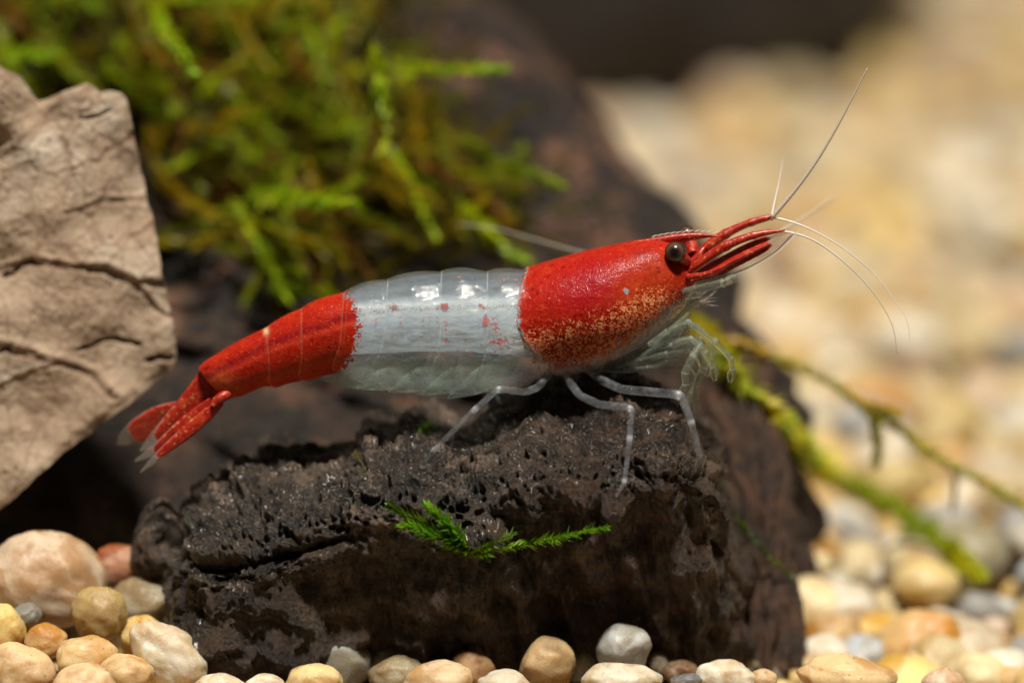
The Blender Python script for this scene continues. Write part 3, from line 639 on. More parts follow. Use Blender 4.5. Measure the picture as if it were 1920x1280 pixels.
# ------------------------------------------------------------------ dead leaf
def build_leaf():
    out = [(-420, 330), (-380, 150), (-250, 60), (-90, 80), (0, 127), (38, 146), (56, 176), (70, 192), (90, 188), (125, 172), (160, 158), (174, 164), (186, 176), (205, 172), (226, 176), (238, 190), (248, 240), (262, 310), (276, 380),
           (292, 445), (305, 520), (320, 590), (328, 640), (329, 680), (318, 697), (285, 722), (252, 752), (215, 778), (180, 803), (120, 850), (62, 900), (30, 932), (0, 955), (-60, 1000), (-140, 1060), (-230, 1040), (-330, 900), (-400, 650)]
    out = np.array(out, float); C = np.array([-60.0, 500.0])
    d = np.r_[0, np.cumsum(np.linalg.norm(np.diff(np.vstack([out, out[:1]]), axis=0), axis=1))]
    M_, R_ = 720, 190; t = np.linspace(0, d[-1], M_, endpoint=False); o2 = np.vstack([out, out[:1]])
    bx, by = np.interp(t, d, o2[:, 0]), np.interp(t, d, o2[:, 1])
    jag = 3.0 * fbm(np.stack([bx * .03, by * .03, 0 * bx], 1), 91, 3); vx, vy = bx - C[0], by - C[1]; L = np.hypot(vx, vy); bx += vx / L * jag; by += vy / L * jag
    r = np.linspace(0.004, 1, R_)
    PX = C[0] + r[:, None] * (bx - C[0]); PY = C[1] + r[:, None] * (by - C[1])
    PX, PY = PX.ravel(), PY.ravel(); q = np.stack([PX * .012, PY * .012, 0 * PX], 1)
    def seg_dist(pts):
        best = np.full(len(PX), 1e9); wx = 7 * fbm(q * 2.3, 93, 3)
        for (x0, y0), (x1, y1) in zip(pts[:-1], pts[1:]):
            dx, dy = x1 - x0, y1 - y0; s = np.clip(((PX - x0) * dx + (PY - y0) * dy) / (dx * dx + dy * dy), 0, 1)
            best = np.minimum(best, np.hypot(PX + wx - x0 - s * dx, PY + wx - y0 - s * dy))
        return best
    veins = [([(-400, 640), (-200, 560), (0, 505), (60, 490), (110, 497), (200, 507), (250, 527), (322, 540)], 7, .22), ([(-300, 560), (0, 650), (60, 666), (120, 682), (170, 702), (210, 745)], 7, .22),
             ([(60, 492), (100, 400), (130, 330), (120, 260), (165, 165)], 8, .16), ([(250, 527), (292, 580), (326, 600)], 5, .16), ([(200, 505), (240, 450), (290, 420)], 4, .10), ([(0, 300), (60, 250), (110, 190)], 8, .14),
             ([(250, 245), (180, 300), (100, 330)], 4, .06), ([(270, 375), (190, 380), (120, 400)], 4, .08), ([(-20, 730), (60, 700), (100, 680)], 5, .10), ([(160, 640), (230, 560), (250, 530)], 5, .09), ([(190, 172), (170, 205), (150, 212)], 5, .12)]
    vein = np.zeros(len(PX)); hgt = np.zeros(len(PX))
    for pts, w, h in veins:
        e = np.exp(-(seg_dist(pts) / w) ** 2); vein = np.maximum(vein, e); e2 = np.exp(-(seg_dist([(a + 5, b - 9) for a, b in pts]) / (w * 1.4)) ** 2); hgt += .5 * h * e2 - .5 * h * e
    tear_crease = np.zeros(len(PX))
    for pts, w in (([(148, 655), (180, 640), (205, 632), (235, 640), (262, 646)], 4), ([(278, 676), (300, 668), (322, 672)], 4.5), ([(10, 520), (30, 505), (62, 490)], 4), ([(0, 660), (16, 650)], 4), ([(150, 222), (185, 218), (206, 208)], 3)):
        tear_crease = np.maximum(tear_crease, np.exp(-(seg_dist(pts) / w) ** 4))
    bulge = 0.75 * fbm(q * .45, 95, 2) + 0.09 * fbm(q * 1.7, 97, 3) + 0.032 * fbm(q * 8, 98, 3)
    # the blade: tilted back at its top, curled at its right rim, notched lobe folded forward
    Yb = 4.6 - 0.0045 * (PY - 500) + 0.6 * np.exp(-((PX - 330) / 70) ** 2) - bulge - hgt + 0.3 * tear_crease - 1.1 * sstep(90, -10, PX) * sstep(300, 150, PY)
    P = WA(PX, PY, Yb)
    n = R_ * M_; back = P + np.array([0, .12, 0])
    F = grid_faces(R_, M_); Fb = grid_faces(R_, M_, off=n)[:, ::-1]; e = (R_ - 1) * M_; j = np.arange(M_); j2 = (j + 1) % M_
    rim = np.stack([e + j, e + j2, n + e + j2, n + e + j], 1)
    V = np.vstack([P, back]); FF = np.vstack([F[:, ::-1], Fb[:, ::-1], rim[:, ::-1]]).tolist()
    FF.append(list(range(M_))); FF.append([n + k for k in range(M_)][::-1])
    V[:, 1] += .30 * np.tile(np.repeat(sstep(.93, 1.0, r) ** 2, M_) * (.5 + .5 * fbm(q, 99, 2)), 2)      # rim curls back
    return V, FF, np.tile(vein, 2), np.tile(tear_crease, 2), P, R_, M_
fv, ff, f_vein, f_tear_crease, leafP, LR, LM = build_leaf()
lo = np.array([-22.0, 7, 0])
leaf_t = thing('dead_leaf', lo, 'dry pale brown cracked leaf standing on the gravel beside the tail', 'leaf')
obj('blade', fv, ff, M_LEAF, leaf_t, lo, attrs={'vein': f_vein, 'tear_crease': f_tear_crease})
LEAF_BVH = BVHTree.FromPolygons([Vector(p) for p in fv], ff)
def on(bvh, px, py, off=0.0):
    o, d = ray(px, py); h = bvh.ray_cast(Vector(o), Vector(d))
    return None if h[0] is None else np.array(h[0]) - d * off
for pts, r0 in (([(2, 505), (60, 492), (110, 499), (200, 509), (250, 529), (318, 541)], .10), ([(2, 651), (60, 667), (120, 683), (170, 703), (207, 742)], .09), ([(62, 488), (100, 400), (128, 330), (122, 260), (160, 172)], .08)):
    c = curve(pts, 40); pp = [on(LEAF_BVH, a, b, 0.0) for a, b in c]; pp = np.array([p for p in pp if p is not None])
    if len(pp) > 4:
        pp[1:-1] = (pp[:-2] + pp[1:-1] + pp[2:]) / 3
        v, f = tube_geo(pp, np.linspace(r0 * .55, r0 * .3, len(pp)), 8); obj('vein', v, f, M_LEAF, leaf_t, lo, attrs={'vein': np.full(len(v), .25), 'tear_crease': np.zeros(len(v))})

# ------------------------------------------------------------------ shrimp
SH = np.array([0.0, 0.0, 11.0])
shrimp = thing('shrimp', SH, 'red and white shrimp with clear legs standing on the dark log', 'shrimp')
TB = [  # top px, top py, bottom px, bottom py, half width mm   (tail -> head)
 (371, 690, 424, 747, .42), (380, 681, 440, 745, .52), (405, 665, 458, 739, .62), (440, 644, 478, 730, .72), (475, 626, 496, 724, .80), (500, 614, 512, 724, .86), (535, 594, 540, 716, .97), (565, 579, 572, 711, 1.07),
 (605, 562, 610, 700, 1.2), (645, 549, 640, 699, 1.33), (690, 532, 672, 716, 1.45), (727, 525, 722, 720, 1.56), (780, 515, 778, 727, 1.68), (827, 511, 832, 731, 1.75), (870, 508, 880, 734, 1.80), (913, 511, 920, 734, 1.82), (950, 509, 962, 727, 1.85),
 (985, 508, 1005, 713, 1.87), (1010, 500, 1035, 701, 1.92), (1044, 489, 1070, 698, 1.98), (1106, 471, 1130, 685, 1.98), (1150, 461, 1172, 668, 1.9), (1190, 453, 1210, 645, 1.76), (1222, 450, 1240, 617, 1.55), (1246, 452, 1264, 594, 1.32), (1266, 460, 1282, 574, 1.08), (1284, 474, 1292, 558, .85), (1296, 492, 1300, 545, .60), (1303, 508, 1304, 534, .35)]
TB = np.array(TB, float)
def rings(n, s0=None, s1=None):
    a = TB[:, 0]; s0 = a[0] if s0 is None else s0; s1 = a[-1] if s1 is None else s1
    s = np.linspace(s0, s1, n); return s, smooth_interp(s, a, TB[:, 1]), smooth_interp(s, a, TB[:, 2]), smooth_interp(s, a, TB[:, 3]), smooth_interp(s, a, TB[:, 4])
JOINTS = [371, 500, 565, 645, 727, 827, 913, 985]
def sdist(x, y, poly):
    """signed distance to a closed polygon, positive inside (pixels)"""
    x, y = np.asarray(x), np.asarray(y); d = np.full(len(x), 1e9); ins = np.zeros(len(x), bool); P = np.array(poly, float)
    for (x0, y0), (x1, y1) in zip(P, np.roll(P, -1, 0)):
        dx, dy = x1 - x0, y1 - y0; t = np.clip(((x - x0) * dx + (y - y0) * dy) / (dx * dx + dy * dy + 1e-9), 0, 1)
        d = np.minimum(d, np.hypot(x - x0 - t * dx, y - y0 - t * dy))
        if y0 != y1: ins ^= ((y0 > y) != (y1 > y)) & (x < (x1 - x0) * (y - y0) / (y1 - y0) + x0)
    return np.where(ins, d, -d)
def flank_px(P):
    """photo pixel at which a point of the near flank shows; the far flank mirrors it"""
    return project(np.stack([P[:, 0], -np.abs(P[:, 1]), P[:, 2]], 1))
def gauss(x, y, cx, cy, rx, ry): return np.exp(-((x - cx) / rx) ** 2 - ((y - cy) / ry) ** 2)

def build_body():
    N, MM = 620, 168
    s, ty, bx, by, w = rings(N); th = np.linspace(0, 2 * np.pi, MM, endpoint=False)
    ct, st = np.cos(th), np.sin(th); t = (1 - ct) / 2
    PX = s[:, None] + (bx - s)[:, None] * t; PY = ty[:, None] + (by - ty)[:, None] * t
    prof = np.where(ct > 0, np.abs(st) ** 0.92, np.abs(st) ** 0.95) * np.sign(st)
    # segment scallops
    off = np.interp(t, [0, .2, .4, .6, .75, .87, 1], [0, -2, -3, -8, -22, -30, -8])
    se = s[:, None] - off[None, :] * np.interp(s, [371, 560, 660], [.25, .35, 1.0])[:, None]
    mul = np.ones((N, MM)); edge = np.zeros((N, MM))
    for j0, j1 in zip(JOINTS[:-1], JOINTS[1:]):
        u = (se - j0) / (j1 - j0); m = (u >= 0) & (u < 1); amp = np.where(s < 500, .02, .05)[:, None] * np.ones((1, MM))
        b = (1 - np.exp(-8 * u)) - 1.05 * u ** 2.5
        mul = np.where(m, 1 + amp * b, mul); edge = np.maximum(edge, .9 * np.exp(-(((se - j0) - 1.5) / 1.6) ** 2) * (j0 > 371) * (.6 + .4 * sstep(.55, .7, t)))
        edge = np.maximum(edge, 0.18 * np.exp(-(((se - j0) - 10.0) / 1.6) ** 2) * (j0 > 640))
    edge = np.maximum(edge, .9 * (np.exp(-((t - .945) / .007) ** 2))[None, :] * (sstep(640, 690, s) * sstep(1030, 990, s))[:, None])
    rear_x = np.interp(PY + 20 * np.abs(prof)[None, :], [480, 509, 540, 567, 611, 640, 660, 677, 705], [994, 987, 977, 971, 971, 984, 999, 1018, 1044])
    dr = PX - rear_x; cara = sstep(-1.5, 2.5, dr); mul *= 1 + 0.045 * cara * np.exp(-np.clip(dr, 0, None) / 60)
    edge = np.maximum(edge * (dr < 0), np.exp(-((dr - 1.5) / 2.2) ** 2) * .8)
    MX, MY = (s + bx)[:, None] / 2, (ty + by)[:, None] / 2
    PX2, PY2 = MX + (PX - MX) * mul, MY + (PY - MY) * mul; Y = -prof[None, :] * w[:, None] * mul
    # carapace: faint groove behind the stomach, gill swelling, orbit hollow round the eye
    near = np.abs(prof)[None, :] * np.ones((N, 1))
    Y += np.sign(prof)[None, :] * (-0.16 * gauss(PX, PY, 1085, 560, 75, 60) + 0.05 * gauss(PX, PY, 1175, 520, 14, 50) + 0.14 * gauss(PX, PY, 1272, 474, 26, 22) + 0.10 * gauss(PX, PY, 1225, 520, 22, 40))
    O = W(960, 640, 0); ez = (W(960, 540, 0) - W(960, 640, 0)) / 100
    V = np.zeros((N, MM, 3)); V[..., 0] = (PX2 - 960) * K; V[..., 1] = Y; V[..., 2] = O[2] + ez[2] * (640 - PY2)
    P = V.reshape(-1, 3); (x, y), _ = flank_px(P)
    red_t = 0.5 + (np.interp(y, [540, 552, 565, 585, 605, 625, 645, 660, 680, 705], [646, 650, 660, 670, 674, 674, 671, 664, 652, 630]) - x) / 70
    carp = [(987, 470), (987, 509), (977, 540), (972, 567), (972, 611), (985, 640), (1001, 662), (1017, 681), (1040, 692), (1090, 687), (1137, 671), (1184, 645), (1231, 608), (1262, 579), (1283, 568), (1288, 545), (1340, 540), (1340, 400), (1000, 400)]
    red_c = 0.5 + sdist(x, y, carp) / np.interp(y + .55 * (x - 1000), [600, 690], [40, 105])
    red = np.clip(np.maximum(red_t, red_c), 0, 1)
    red -= 0.9 * gauss(x, y, 1174, 546, 7, 8) * (P[:, 1] < 0)          # the bare window on the flank
    head = sstep(960, 1000, x)
    dots = head * np.clip(sstep(575, 640, y + 0.35 * (x - 1060) * (x > 1060)) * sstep(1300, 1230, x) + 0.35 * gauss(x, y, 1215, 560, 45, 45), 0, 1)
    dots = np.maximum(dots, 0.14 * (1 - head))
    pig = np.tile(np.array([.36, .014, .006]), (len(x), 1))
    def lay(c, a):
        nonlocal pig; pig = pig * (1 - a[:, None]) + np.array(c) * a[:, None]
    lay((.30, .004, .010), head * 0.95 * np.clip(gauss(x, y, 1095, 552, 75, 42) + .7 * gauss(x, y, 1130, 510, 60, 30), 0, 1))
    lay((.52, .075, .014), head * 0.75 * np.clip(gauss(x, y, 1215, 575, 55, 50) + .8 * gauss(x, y, 1140, 650, 90, 25), 0, 1))
    lay((.20, .008, .012), head * .7 * gauss(x, y, 1206, 478, 22, 12))
    lay((.38, .05, .02), head * .5 * gauss(x, y, 1240, 500, 30, 20))
    tl = 1 - head
    axis = np.interp(x, [370, 430, 500, 565, 645, 680], [722, 690, 655, 630, 604, 596])
    lay((.20, .006, .012), tl * .8 * np.exp(-((y - axis + 8) / 7) ** 2)); lay((.60, .05, .03), tl * .5 * np.exp(-((y - axis - 6) / 5) ** 2))
    lay((.58, .055, .012), tl * .6 * sstep(20, 70, y - axis)); lay((.55, .16, .05), tl * .45 * gauss(x, y, 420, 720, 25, 20))
    lay((.70, .45, .25), tl * .8 * gauss(x, y, 499, 621, 5, 8))
    haze = np.interp(y, [500, 560, 640, 668, 690, 740], [.08, .10, .12, .14, .19, .24]); haze = np.maximum(haze, .38 * sstep(975, 1010, x))
    haze = np.maximum(haze, .45 * gauss(x, y, 975, 650, 45, 55))
    sp = np.zeros(len(x))
    for cx in (738, 832, 906): sp += .78 * gauss(x, y, cx, 574, 16, 9)
    for cx, cy, rx, ry in ((837, 620, 5, 24), (911, 602, 6, 14), (930, 612, 8, 20), (880, 640, 60, 8), (750, 612, 8, 22), (970, 545, 8, 30), (870, 519, 45, 7), (945, 524, 30, 9), (800, 600, 40, 30), (700, 600, 30, 20), (870, 660, 70, 10), (895, 600, 40, 16), (950, 640, 40, 30), (830, 535, 5, 9)): sp += .55 * gauss(x, y, cx, cy, rx, ry)
    sp *= (P[:, 1] < 0.3)
    F = grid_faces(N, MM)[:, ::-1].tolist(); L = len(P); P = np.vstack([P, P[:MM].mean(0)[None], P[-MM:].mean(0)[None]])
    for j in range(MM): F.append([L, j, (j + 1) % MM]); F.append([L + 1, (N - 1) * MM + (j + 1) % MM, (N - 1) * MM + j])
    ap = lambda a: np.r_[a.ravel(), a.ravel()[0], a.ravel()[-1]]
    return P, F, dict(red=ap(red), dots=ap(dots), haze=ap(haze), speck=ap(sp), edge=ap(edge * np.interp(s, [371, 640, 660], [.8, .8, 1])[:, None])), dict(pigment=np.vstack([pig, pig[:1], pig[-1:]]))
bv, bf, battr, bcol = build_body()
obj('body', bv, bf, M_SHELL, shrimp, SH, attrs=battr, cols=bcol)

def build_muscle():
    N, MM = 240, 96; s, ty, bx, by, w = rings(N, 600, 1035); th = np.linspace(0, 2 * np.pi, MM, endpoint=False); ct, st = np.cos(th), np.sin(th); t = (1 - ct) / 2
    top = ty + 5; bot = np.interp(s, [600, 660, 720, 790, 870, 950, 1000, 1035], [666, 663, 659, 655, 656, 662, 672, 678])
    PX = s[:, None] + (bx - s)[:, None] * t; PY = top[:, None] + (bot - top)[:, None] * t
    Y = -(np.abs(st) ** .8 * np.sign(st))[None, :] * (w * .90)[:, None]
    O = W(960, 640, 0); ez = (W(960, 540, 0) - O) / 100; V = np.stack([(PX - 960) * K, Y, O[2] + ez[2] * (640 - PY)], -1).reshape(-1, 3); (x, y), _ = flank_px(V)
    gut = np.interp(x, [640, 735, 830, 985], [588, 579, 575, 572]); lowl = np.interp(x, [640, 720, 790, 870, 960], [655, 650, 648, 650, 655])
    c = np.tile(np.array([.48, .56, .66]), (len(x), 1))
    def lay(k, a):
        nonlocal c; c = c * (1 - a[:, None]) + np.array(k) * a[:, None]
    lay((.26, .33, .41), sstep(-14, -34, y - gut) * .9); lay((.80, .84, .88), .9 * np.exp(-((y - gut + 9) / 4.5) ** 2)); lay((.12, .12, .14), .95 * np.exp(-((y - gut - 3) / 5) ** 2)); lay((.56, .58, .58), .6 * np.exp(-((y - gut - 11) / 4) ** 2))
    lay((.86, .90, .95), .95 * np.exp(-((y - lowl) / 6) ** 2)); lay((.24, .30, .40), .6 * np.exp(-((y - lowl + 22) / 9) ** 2)); lay((.66, .68, .68), .75 * sstep(900, 985, x) * sstep(585, 620, y))
    lay((.30, .37, .50), .55 * gauss(x, y, 760, 625, 60, 14)); lay((.55, .58, .62), .5 * gauss(x, y, 800, 600, 60, 10))
    dense = np.clip(.12 + .66 * sstep(-30, 2, y - gut), 0, 1) * np.interp(y, [600, 655, 672], [1, 1, .75])
    F = grid_faces(N, MM)[:, ::-1].tolist(); L = len(V); V = np.vstack([V, V[:MM].mean(0)[None], V[-MM:].mean(0)[None]])
    for j in range(MM): F.append([L, j, (j + 1) % MM]); F.append([L + 1, (N - 1) * MM + (j + 1) % MM, (N - 1) * MM + j])
    ap = lambda a: np.r_[a, a[0], a[-1]]
    return V, F, dict(dense=ap(dense), grain=ap(.8 * np.exp(-((y - gut) / 14) ** 2))), dict(flesh=np.vstack([c, c[:1], c[-1:]]))
mv, mf, ma, mc = build_muscle()
tag(obj('flesh', mv, mf, M_MUSCLE, shrimp, SH, attrs=ma, cols=mc), 'milky white flesh seen through the clear shell')

# rostrum: a thin red blade along the top of the head, with saw teeth
def blade(name, upper, lower, thick, mat, parent, y=0.0, n=60, clear=None, lean=0.0, rows=9, origin=SH):
    """solid leaf-like blade between two outlines given in pixels, thick (mm) in the middle"""
    U, L = curve(upper, n), curve(lower, n); V = []; e = np.linspace(0, 1, n); k = np.linspace(0, 1, rows); at = []
    yy = np.interp(e, np.linspace(0, 1, len(np.atleast_1d(y))), np.atleast_1d(y))
    for i in range(n):
        ring = []
        for side, ks in ((-1, k), (1, k[-2:0:-1])):
            for q in ks:
                p = U[i] + (L[i] - U[i]) * q; h = thick * math.sqrt(max(0, 1 - (2 * q - 1) ** 2)) * (0.35 + 0.65 * math.sin(math.pi * min(max(e[i], .04), .97)))
                ring.append(W(p[0], p[1], yy[i] + lean * (q - .5) + side * h)); at.append(clear(e[i], q) if clear else 0.0)
        V.append(ring)
    m = len(V[0]); V = np.array(V).reshape(-1, 3); F = grid_faces(n, m)[:, ::-1].tolist(); F.append(list(range(m))); F.append(list(range((n - 1) * m, n * m))[::-1])
    return obj(name, V, F, mat, parent, origin, attrs={'clear': np.array(at), 'joint': np.array(at) * 0})
ros = blade('rostrum', [(1185, 452), (1215, 447), (1247, 441), (1294, 436), (1325, 438), (1349, 443)], [(1185, 468), (1215, 466), (1247, 460), (1294, 452), (1325, 446), (1350, 444)], .14, M_LIMB, shrimp, 0.0)
teeth = MB()
for k, a in enumerate(np.linspace(1222, 1335, 11)):
    b = np.interp(a, [1215, 1247, 1294, 1325, 1345], [447, 441, 436, 438, 442]); p = np.array([W(a, b, 0), W(a + 5, b - 3.5, 0), W(a + 13, b - 5.5, 0)])
    v, f = tube_geo(p, [.035, .022, .005], 6); teeth.add(v, f)
teeth.build('teeth', M_SETA, ros, SH)

# eyes on short stalks
def eye(px, py, y, r, stalk):
    v, f = ico(4); c = W(px, py, y); d = v @ np.array([-0.10, -0.97, 0.22]) / 1.0
    e = obj('eye', v * r * K * np.array([1, 1.0, 1.02]) + c, f, M_EYE, shrimp, SH, attrs={'axis': np.clip(d, 0, 1)})
    pts = curve([W(a, b, yy) for a, b, yy in stalk] + [c], 10); v, f = tube_geo(pts, np.interp(np.linspace(0, 1, 10), [0, .6, 1], [.20, .24, .30]), 14)
    obj('eye_stalk', v, f, M_LIMB, shrimp, SH, attrs={'clear': np.zeros(len(v))})
eye(1266, 473, -.98, 19.8, [(1290, 494, -.5), (1280, 484, -.8)])
eye(1288, 441, 1.30, 17.5, [(1300, 478, .4), (1296, 458, .9)])

# antennule peduncles (thick red arms) and antennal scales
def arm(name, pts, mat, n=40, sides=16, clear=0.0, joint_at=()):
    c = curve([(a, b, y, r) for a, b, y, r in pts], n); P = np.array([W(a, b, y) for a, b, y, _ in c]); r = c[:, 3] * K
    e = np.linspace(0, 1, n); j = np.zeros(n)
    for q in joint_at: j = np.maximum(j, np.exp(-((e - q) / .018) ** 2))
    v, f = tube_geo(P, r * (1 + .22 * j), sides); at = np.r_[np.repeat(j, sides), 0, 0]
    cl = np.r_[np.repeat(np.interp(e, [0, .8, 1], [.2, .2, max(.2, clear)]), sides), 0, clear]
    return obj(name, v, f, mat, shrimp, SH, attrs={'clear': cl, 'joint': at})
arm('antennule_base', [(1292, 505, .35, 9), (1325, 465, .45, 10.5), (1362, 438, .5, 9), (1400, 420, .5, 7), (1432, 410, .5, 6.5), (1450, 406, .5, 4)], M_LIMB, joint_at=(.5, .78))
arm('antennule_base', [(1284, 512, -.5, 10), (1315, 491, -.7, 9.5), (1356, 464, -.75, 9), (1395, 447, -.75, 7.5), (1432, 437, -.7, 6), (1472, 432, -.7, 2)], M_LIMB, joint_at=(.45, .72))
arm('eye_spine', [(1296, 494, -.55, 8), (1312, 476, -.5, 6), (1322, 462, -.4, 2)], M_LIMB)
fade = lambda e, q: float(np.clip(sstep(.62, 1.0, e) + 1.3 * sstep(.55, .95, q), 0, 1))
blade('antenna_scale', [(1290, 528, 0), (1330, 507, 0), (1380, 478, 0), (1444, 450, 0), (1482, 438, 0)], [(1302, 530, 0), (1352, 522, 0), (1400, 500, 0), (1450, 472, 0), (1485, 443, 0)], .10, M_LIMB, shrimp, [-.7, -1.1, -1.1], clear=fade)
arm('scale_rib', [(1288, 520, -.9, 6), (1330, 512, -1.15, 5), (1380, 487, -1.2, 4.2), (1420, 468, -1.2, 3.4), (1446, 456, -1.2, 1.6)], M_LIMB)
blade('antenna_scale', [(1300, 512, 0), (1350, 482, 0), (1400, 456, 0), (1450, 438, 0), (1475, 432, 0)], [(1308, 522, 0), (1360, 500, 0), (1410, 474, 0), (1455, 452, 0), (1480, 436, 0)], .08, M_LIMB, shrimp, [.5, .9, .9], clear=fade)
fr = MB()
for k in range(64):
    e = k / 63; a = curve([(1340, 524), (1400, 501), (1448, 474), (1482, 442)], 64)[k]; ln = 10 + 12 * e
    dr = np.array([math.cos(.25 + .25 * e), -.55 + .9 * (1 - e)]); p = [W(a[0], a[1], -1.1), W(a[0] + dr[0] * ln * .5, a[1] + dr[1] * ln * .5 , -1.1), W(a[0] + dr[0] * ln, a[1] + dr[1] * ln * .8, -1.12)]
    v, f = tube_geo(p, [.016, .012, .005], 4); fr.add(v, f)
fr.build('bristle_fringe', M_SETA, shrimp, SH)

# flagella
def feeler(name, pts, r0, r1, mat=M_FEELER, n=70, rings_=True):
    c = curve(pts, n); P = np.array([W(a, b, y) for a, b, y in c]); e = np.linspace(0, 1, n); r = r0 + (r1 - r0) * e ** .8
    if rings_: r = r * (1 + .10 * np.sin(np.arange(n) * 2.1))
    v, f = tube_geo(P, r, 8); return obj(name, v, f, mat, shrimp, SH)
feeler('antennule', [(1444, 411, .5), (1462, 391, .5), (1497, 349, .5), (1533, 299, .5), (1570, 237, .5), (1600, 180, .5), (1626, 129, .5)], .092, .026, n=130)
feeler('antennule', [(1446, 408, .5), (1452, 380, .9), (1461, 340, 1.6), (1468, 300, 2.4)], .065, .014)
feeler('antennule', [(1446, 408, .5), (1461, 410, .5), (1506, 424, .3), (1570, 458, .1), (1633, 508, 0), (1674, 558, -.2), (1701, 603, -.4), (1706, 635, -.5), (1703, 662, -.6)], .040, .010, M_FEELER_PALE)
feeler('antennule', [(1452, 434, -.7), (1470, 434, -.7), (1520, 448, -.7), (1570, 481, -.6), (1610, 517, -.5), (1647, 562, -.4), (1674, 612, -.3), (1683, 662, -.2)], .046, .010, M_FEELER_PALE)
feeler('antenna', [(1440, 446, .9), (1480, 424, 3), (1530, 394, 6), (1570, 368, 9)], .075, .03)
feeler('antenna', [(1300, 518, .9), (1250, 505, 2.6), (1180, 490, 4.5), (1080, 470, 6.5), (1000, 448, 8), (925, 428, 9.5), (860, 420, 11)], .034, .02, M_SETA)

# tail fan
tailc = lambda e, q: float(np.clip(.12 + sstep(.66, .95, e) * .9 + .75 * sstep(.55, 1, abs(2 * q - 1)) * e, 0, 1))
blade('telson', [(376, 693), (345, 735), (310, 778), (272, 826), (262, 843)], [(412, 735), (382, 765), (340, 800), (290, 838), (264, 846)], .13, M_LIMB, shrimp, [.05, .05, .1], clear=tailc)
blade('uropod', [(392, 722), (345, 748), (290, 762), (245, 790), (222, 818), (219, 832)], [(400, 745), (360, 790), (310, 815), (268, 829), (240, 832), (221, 834)], .05, M_LIMB, shrimp, [.4, 1.0, 1.6], clear=lambda e, q: float(np.clip(sstep(.74, .92, e) + .6 * sstep(.85, 1, abs(2 * q - 1)), 0, 1)))
blade('uropod', [(405, 738), (370, 760), (330, 792), (285, 835), (252, 862)], [(412, 750), (385, 780), (345, 815), (295, 850), (254, 866)], .06, M_LIMB, shrimp, [-.2, -.4, -.3], clear=tailc)
blade('uropod', [(412, 748), (375, 772), (330, 812), (288, 852), (262, 884)], [(420, 758), (400, 782), (360, 818), (305, 858), (264, 886)], .07, M_LIMB, shrimp, [-.5, -.8, -.85], clear=tailc)
arm('uropod_joint', [(428, 738, -.35, 10), (418, 743, -.5, 10), (406, 752, -.58, 9), (398, 762, -.66, 5)], M_LIMB, clear=.3)

# swimmerets under the clear pleura
for side in (-1, 1):
    for k, bx_ in enumerate((725, 785, 845, 905, 955)):
        tx, ty_ = bx_ - 118, 722 + 6 * k - (8 if k == 0 else 0); y = side * (.75 + .08 * k)
        blade('swimmeret', [(bx_, 664), (bx_ - 40, 676), (bx_ - 85, 694 + 4 * k), (tx, ty_ - 2)], [(bx_ + 16, 668), (bx_ + 2, 705), (bx_ - 50, 728 + 2 * k), (tx + 2, ty_ + 2)], .11, M_FIN, shrimp, [y, y * 1.1, y])
sw = MB()
for k in range(70):
    a = 660 + rng.uniform(0, 150); b = 712 + (a - 660) * .13 + rng.uniform(-3, 3); y = rng.uniform(-.9, .9); ln = rng.uniform(30, 75)
    P = np.array([W(a, b, y), W(a - ln * -.45, b + ln * .12 + 4, y), W(a + ln, b + ln * .26 + 3, y)]); v, f = tube_geo(P, [.012, .010, .003], 4); sw.add(v, f)
sw.build('swimmeret_bristles', M_SETA, shrimp, SH)

# walking legs: knees in front of the log, feet on it
def log_y(px, py):
    h = on(LOG_BVH, px, py); return None if h is None else h[1]
def leg(name, pts, mat=M_LEG, foot=False, clear_log=True, n_per=9):
    """pts: px, py, Y, radius px; every point is a joint"""
    pts = [list(p) for p in pts]
    for i, p in enumerate(pts):
        ly = log_y(p[0], p[1])
        if ly is None or not clear_log: continue
        if foot and i == len(pts) - 1: p[2] = ly - .01
        elif p[2] > ly - p[3] * K - .06: p[2] = ly - p[3] * K - .06
    C, R, J = [], [], []
    for i in range(len(pts) - 1):
        a, b = np.array(pts[i], float), np.array(pts[i + 1], float)
        for q in np.linspace(0, 1, n_per, endpoint=False):
            p = a + (b - a) * q; C.append(p[:3]); bul = math.exp(-(q / .10) ** 2) + math.exp(-((1 - q) / .09) ** 2)
            bul *= 1.0 if (i > len(pts) - 5 or (i == len(pts) - 5 and q > .5)) else 0.0; R.append(p[3] * .74 * (.97 + .05 * math.sin(math.pi * q) + .14 * bul)); J.append(bul)
    C.append(np.array(pts[-1][:3])); R.append(pts[-1][3]); J.append(1); C = np.array(C)
    for _ in range(2): C[1:-1] = .25 * C[:-2] + .5 * C[1:-1] + .25 * C[2:]
    for i, (a, b, y) in enumerate(C[:-2]):
        ly = log_y(a, b)
        if clear_log and ly is not None and y > ly - R[i] * K * .9: C[i, 2] = ly - R[i] * K * .9
    P = np.array([W(*c) for c in C]); v, f = tube_geo(P, np.array(R) * K, 14); j = np.clip(np.array(J), 0, 1)
    return obj(name, v, f, mat, shrimp, SH, attrs={'joint': np.r_[np.repeat(j, 14), 0, 0], 'clear': np.zeros(len(v))})
leg('walking_leg', [(1036, 690, -.9, 12), (1024, 708, -1.3, 11), (1008, 726, -1.7, 10), (985, 735, -2.1, 9.5), (935, 728, -2.6, 8.5), (893, 765, -2.9, 7.5), (812, 845, -3.1, 6.5), (786, 874, -3.2, 2.2)], foot=True)
leg('walking_leg', [(1058, 690, -.9, 12), (1068, 716, -1.5, 11), (1088, 742, -2.0, 10.5), (1124, 758, -2.4, 10.5), (1184, 764, -2.8, 9), (1181, 819, -3.2, 8), (1171, 904, -3.4, 6.5), (1155, 931, -3.5, 2)], foot=True)
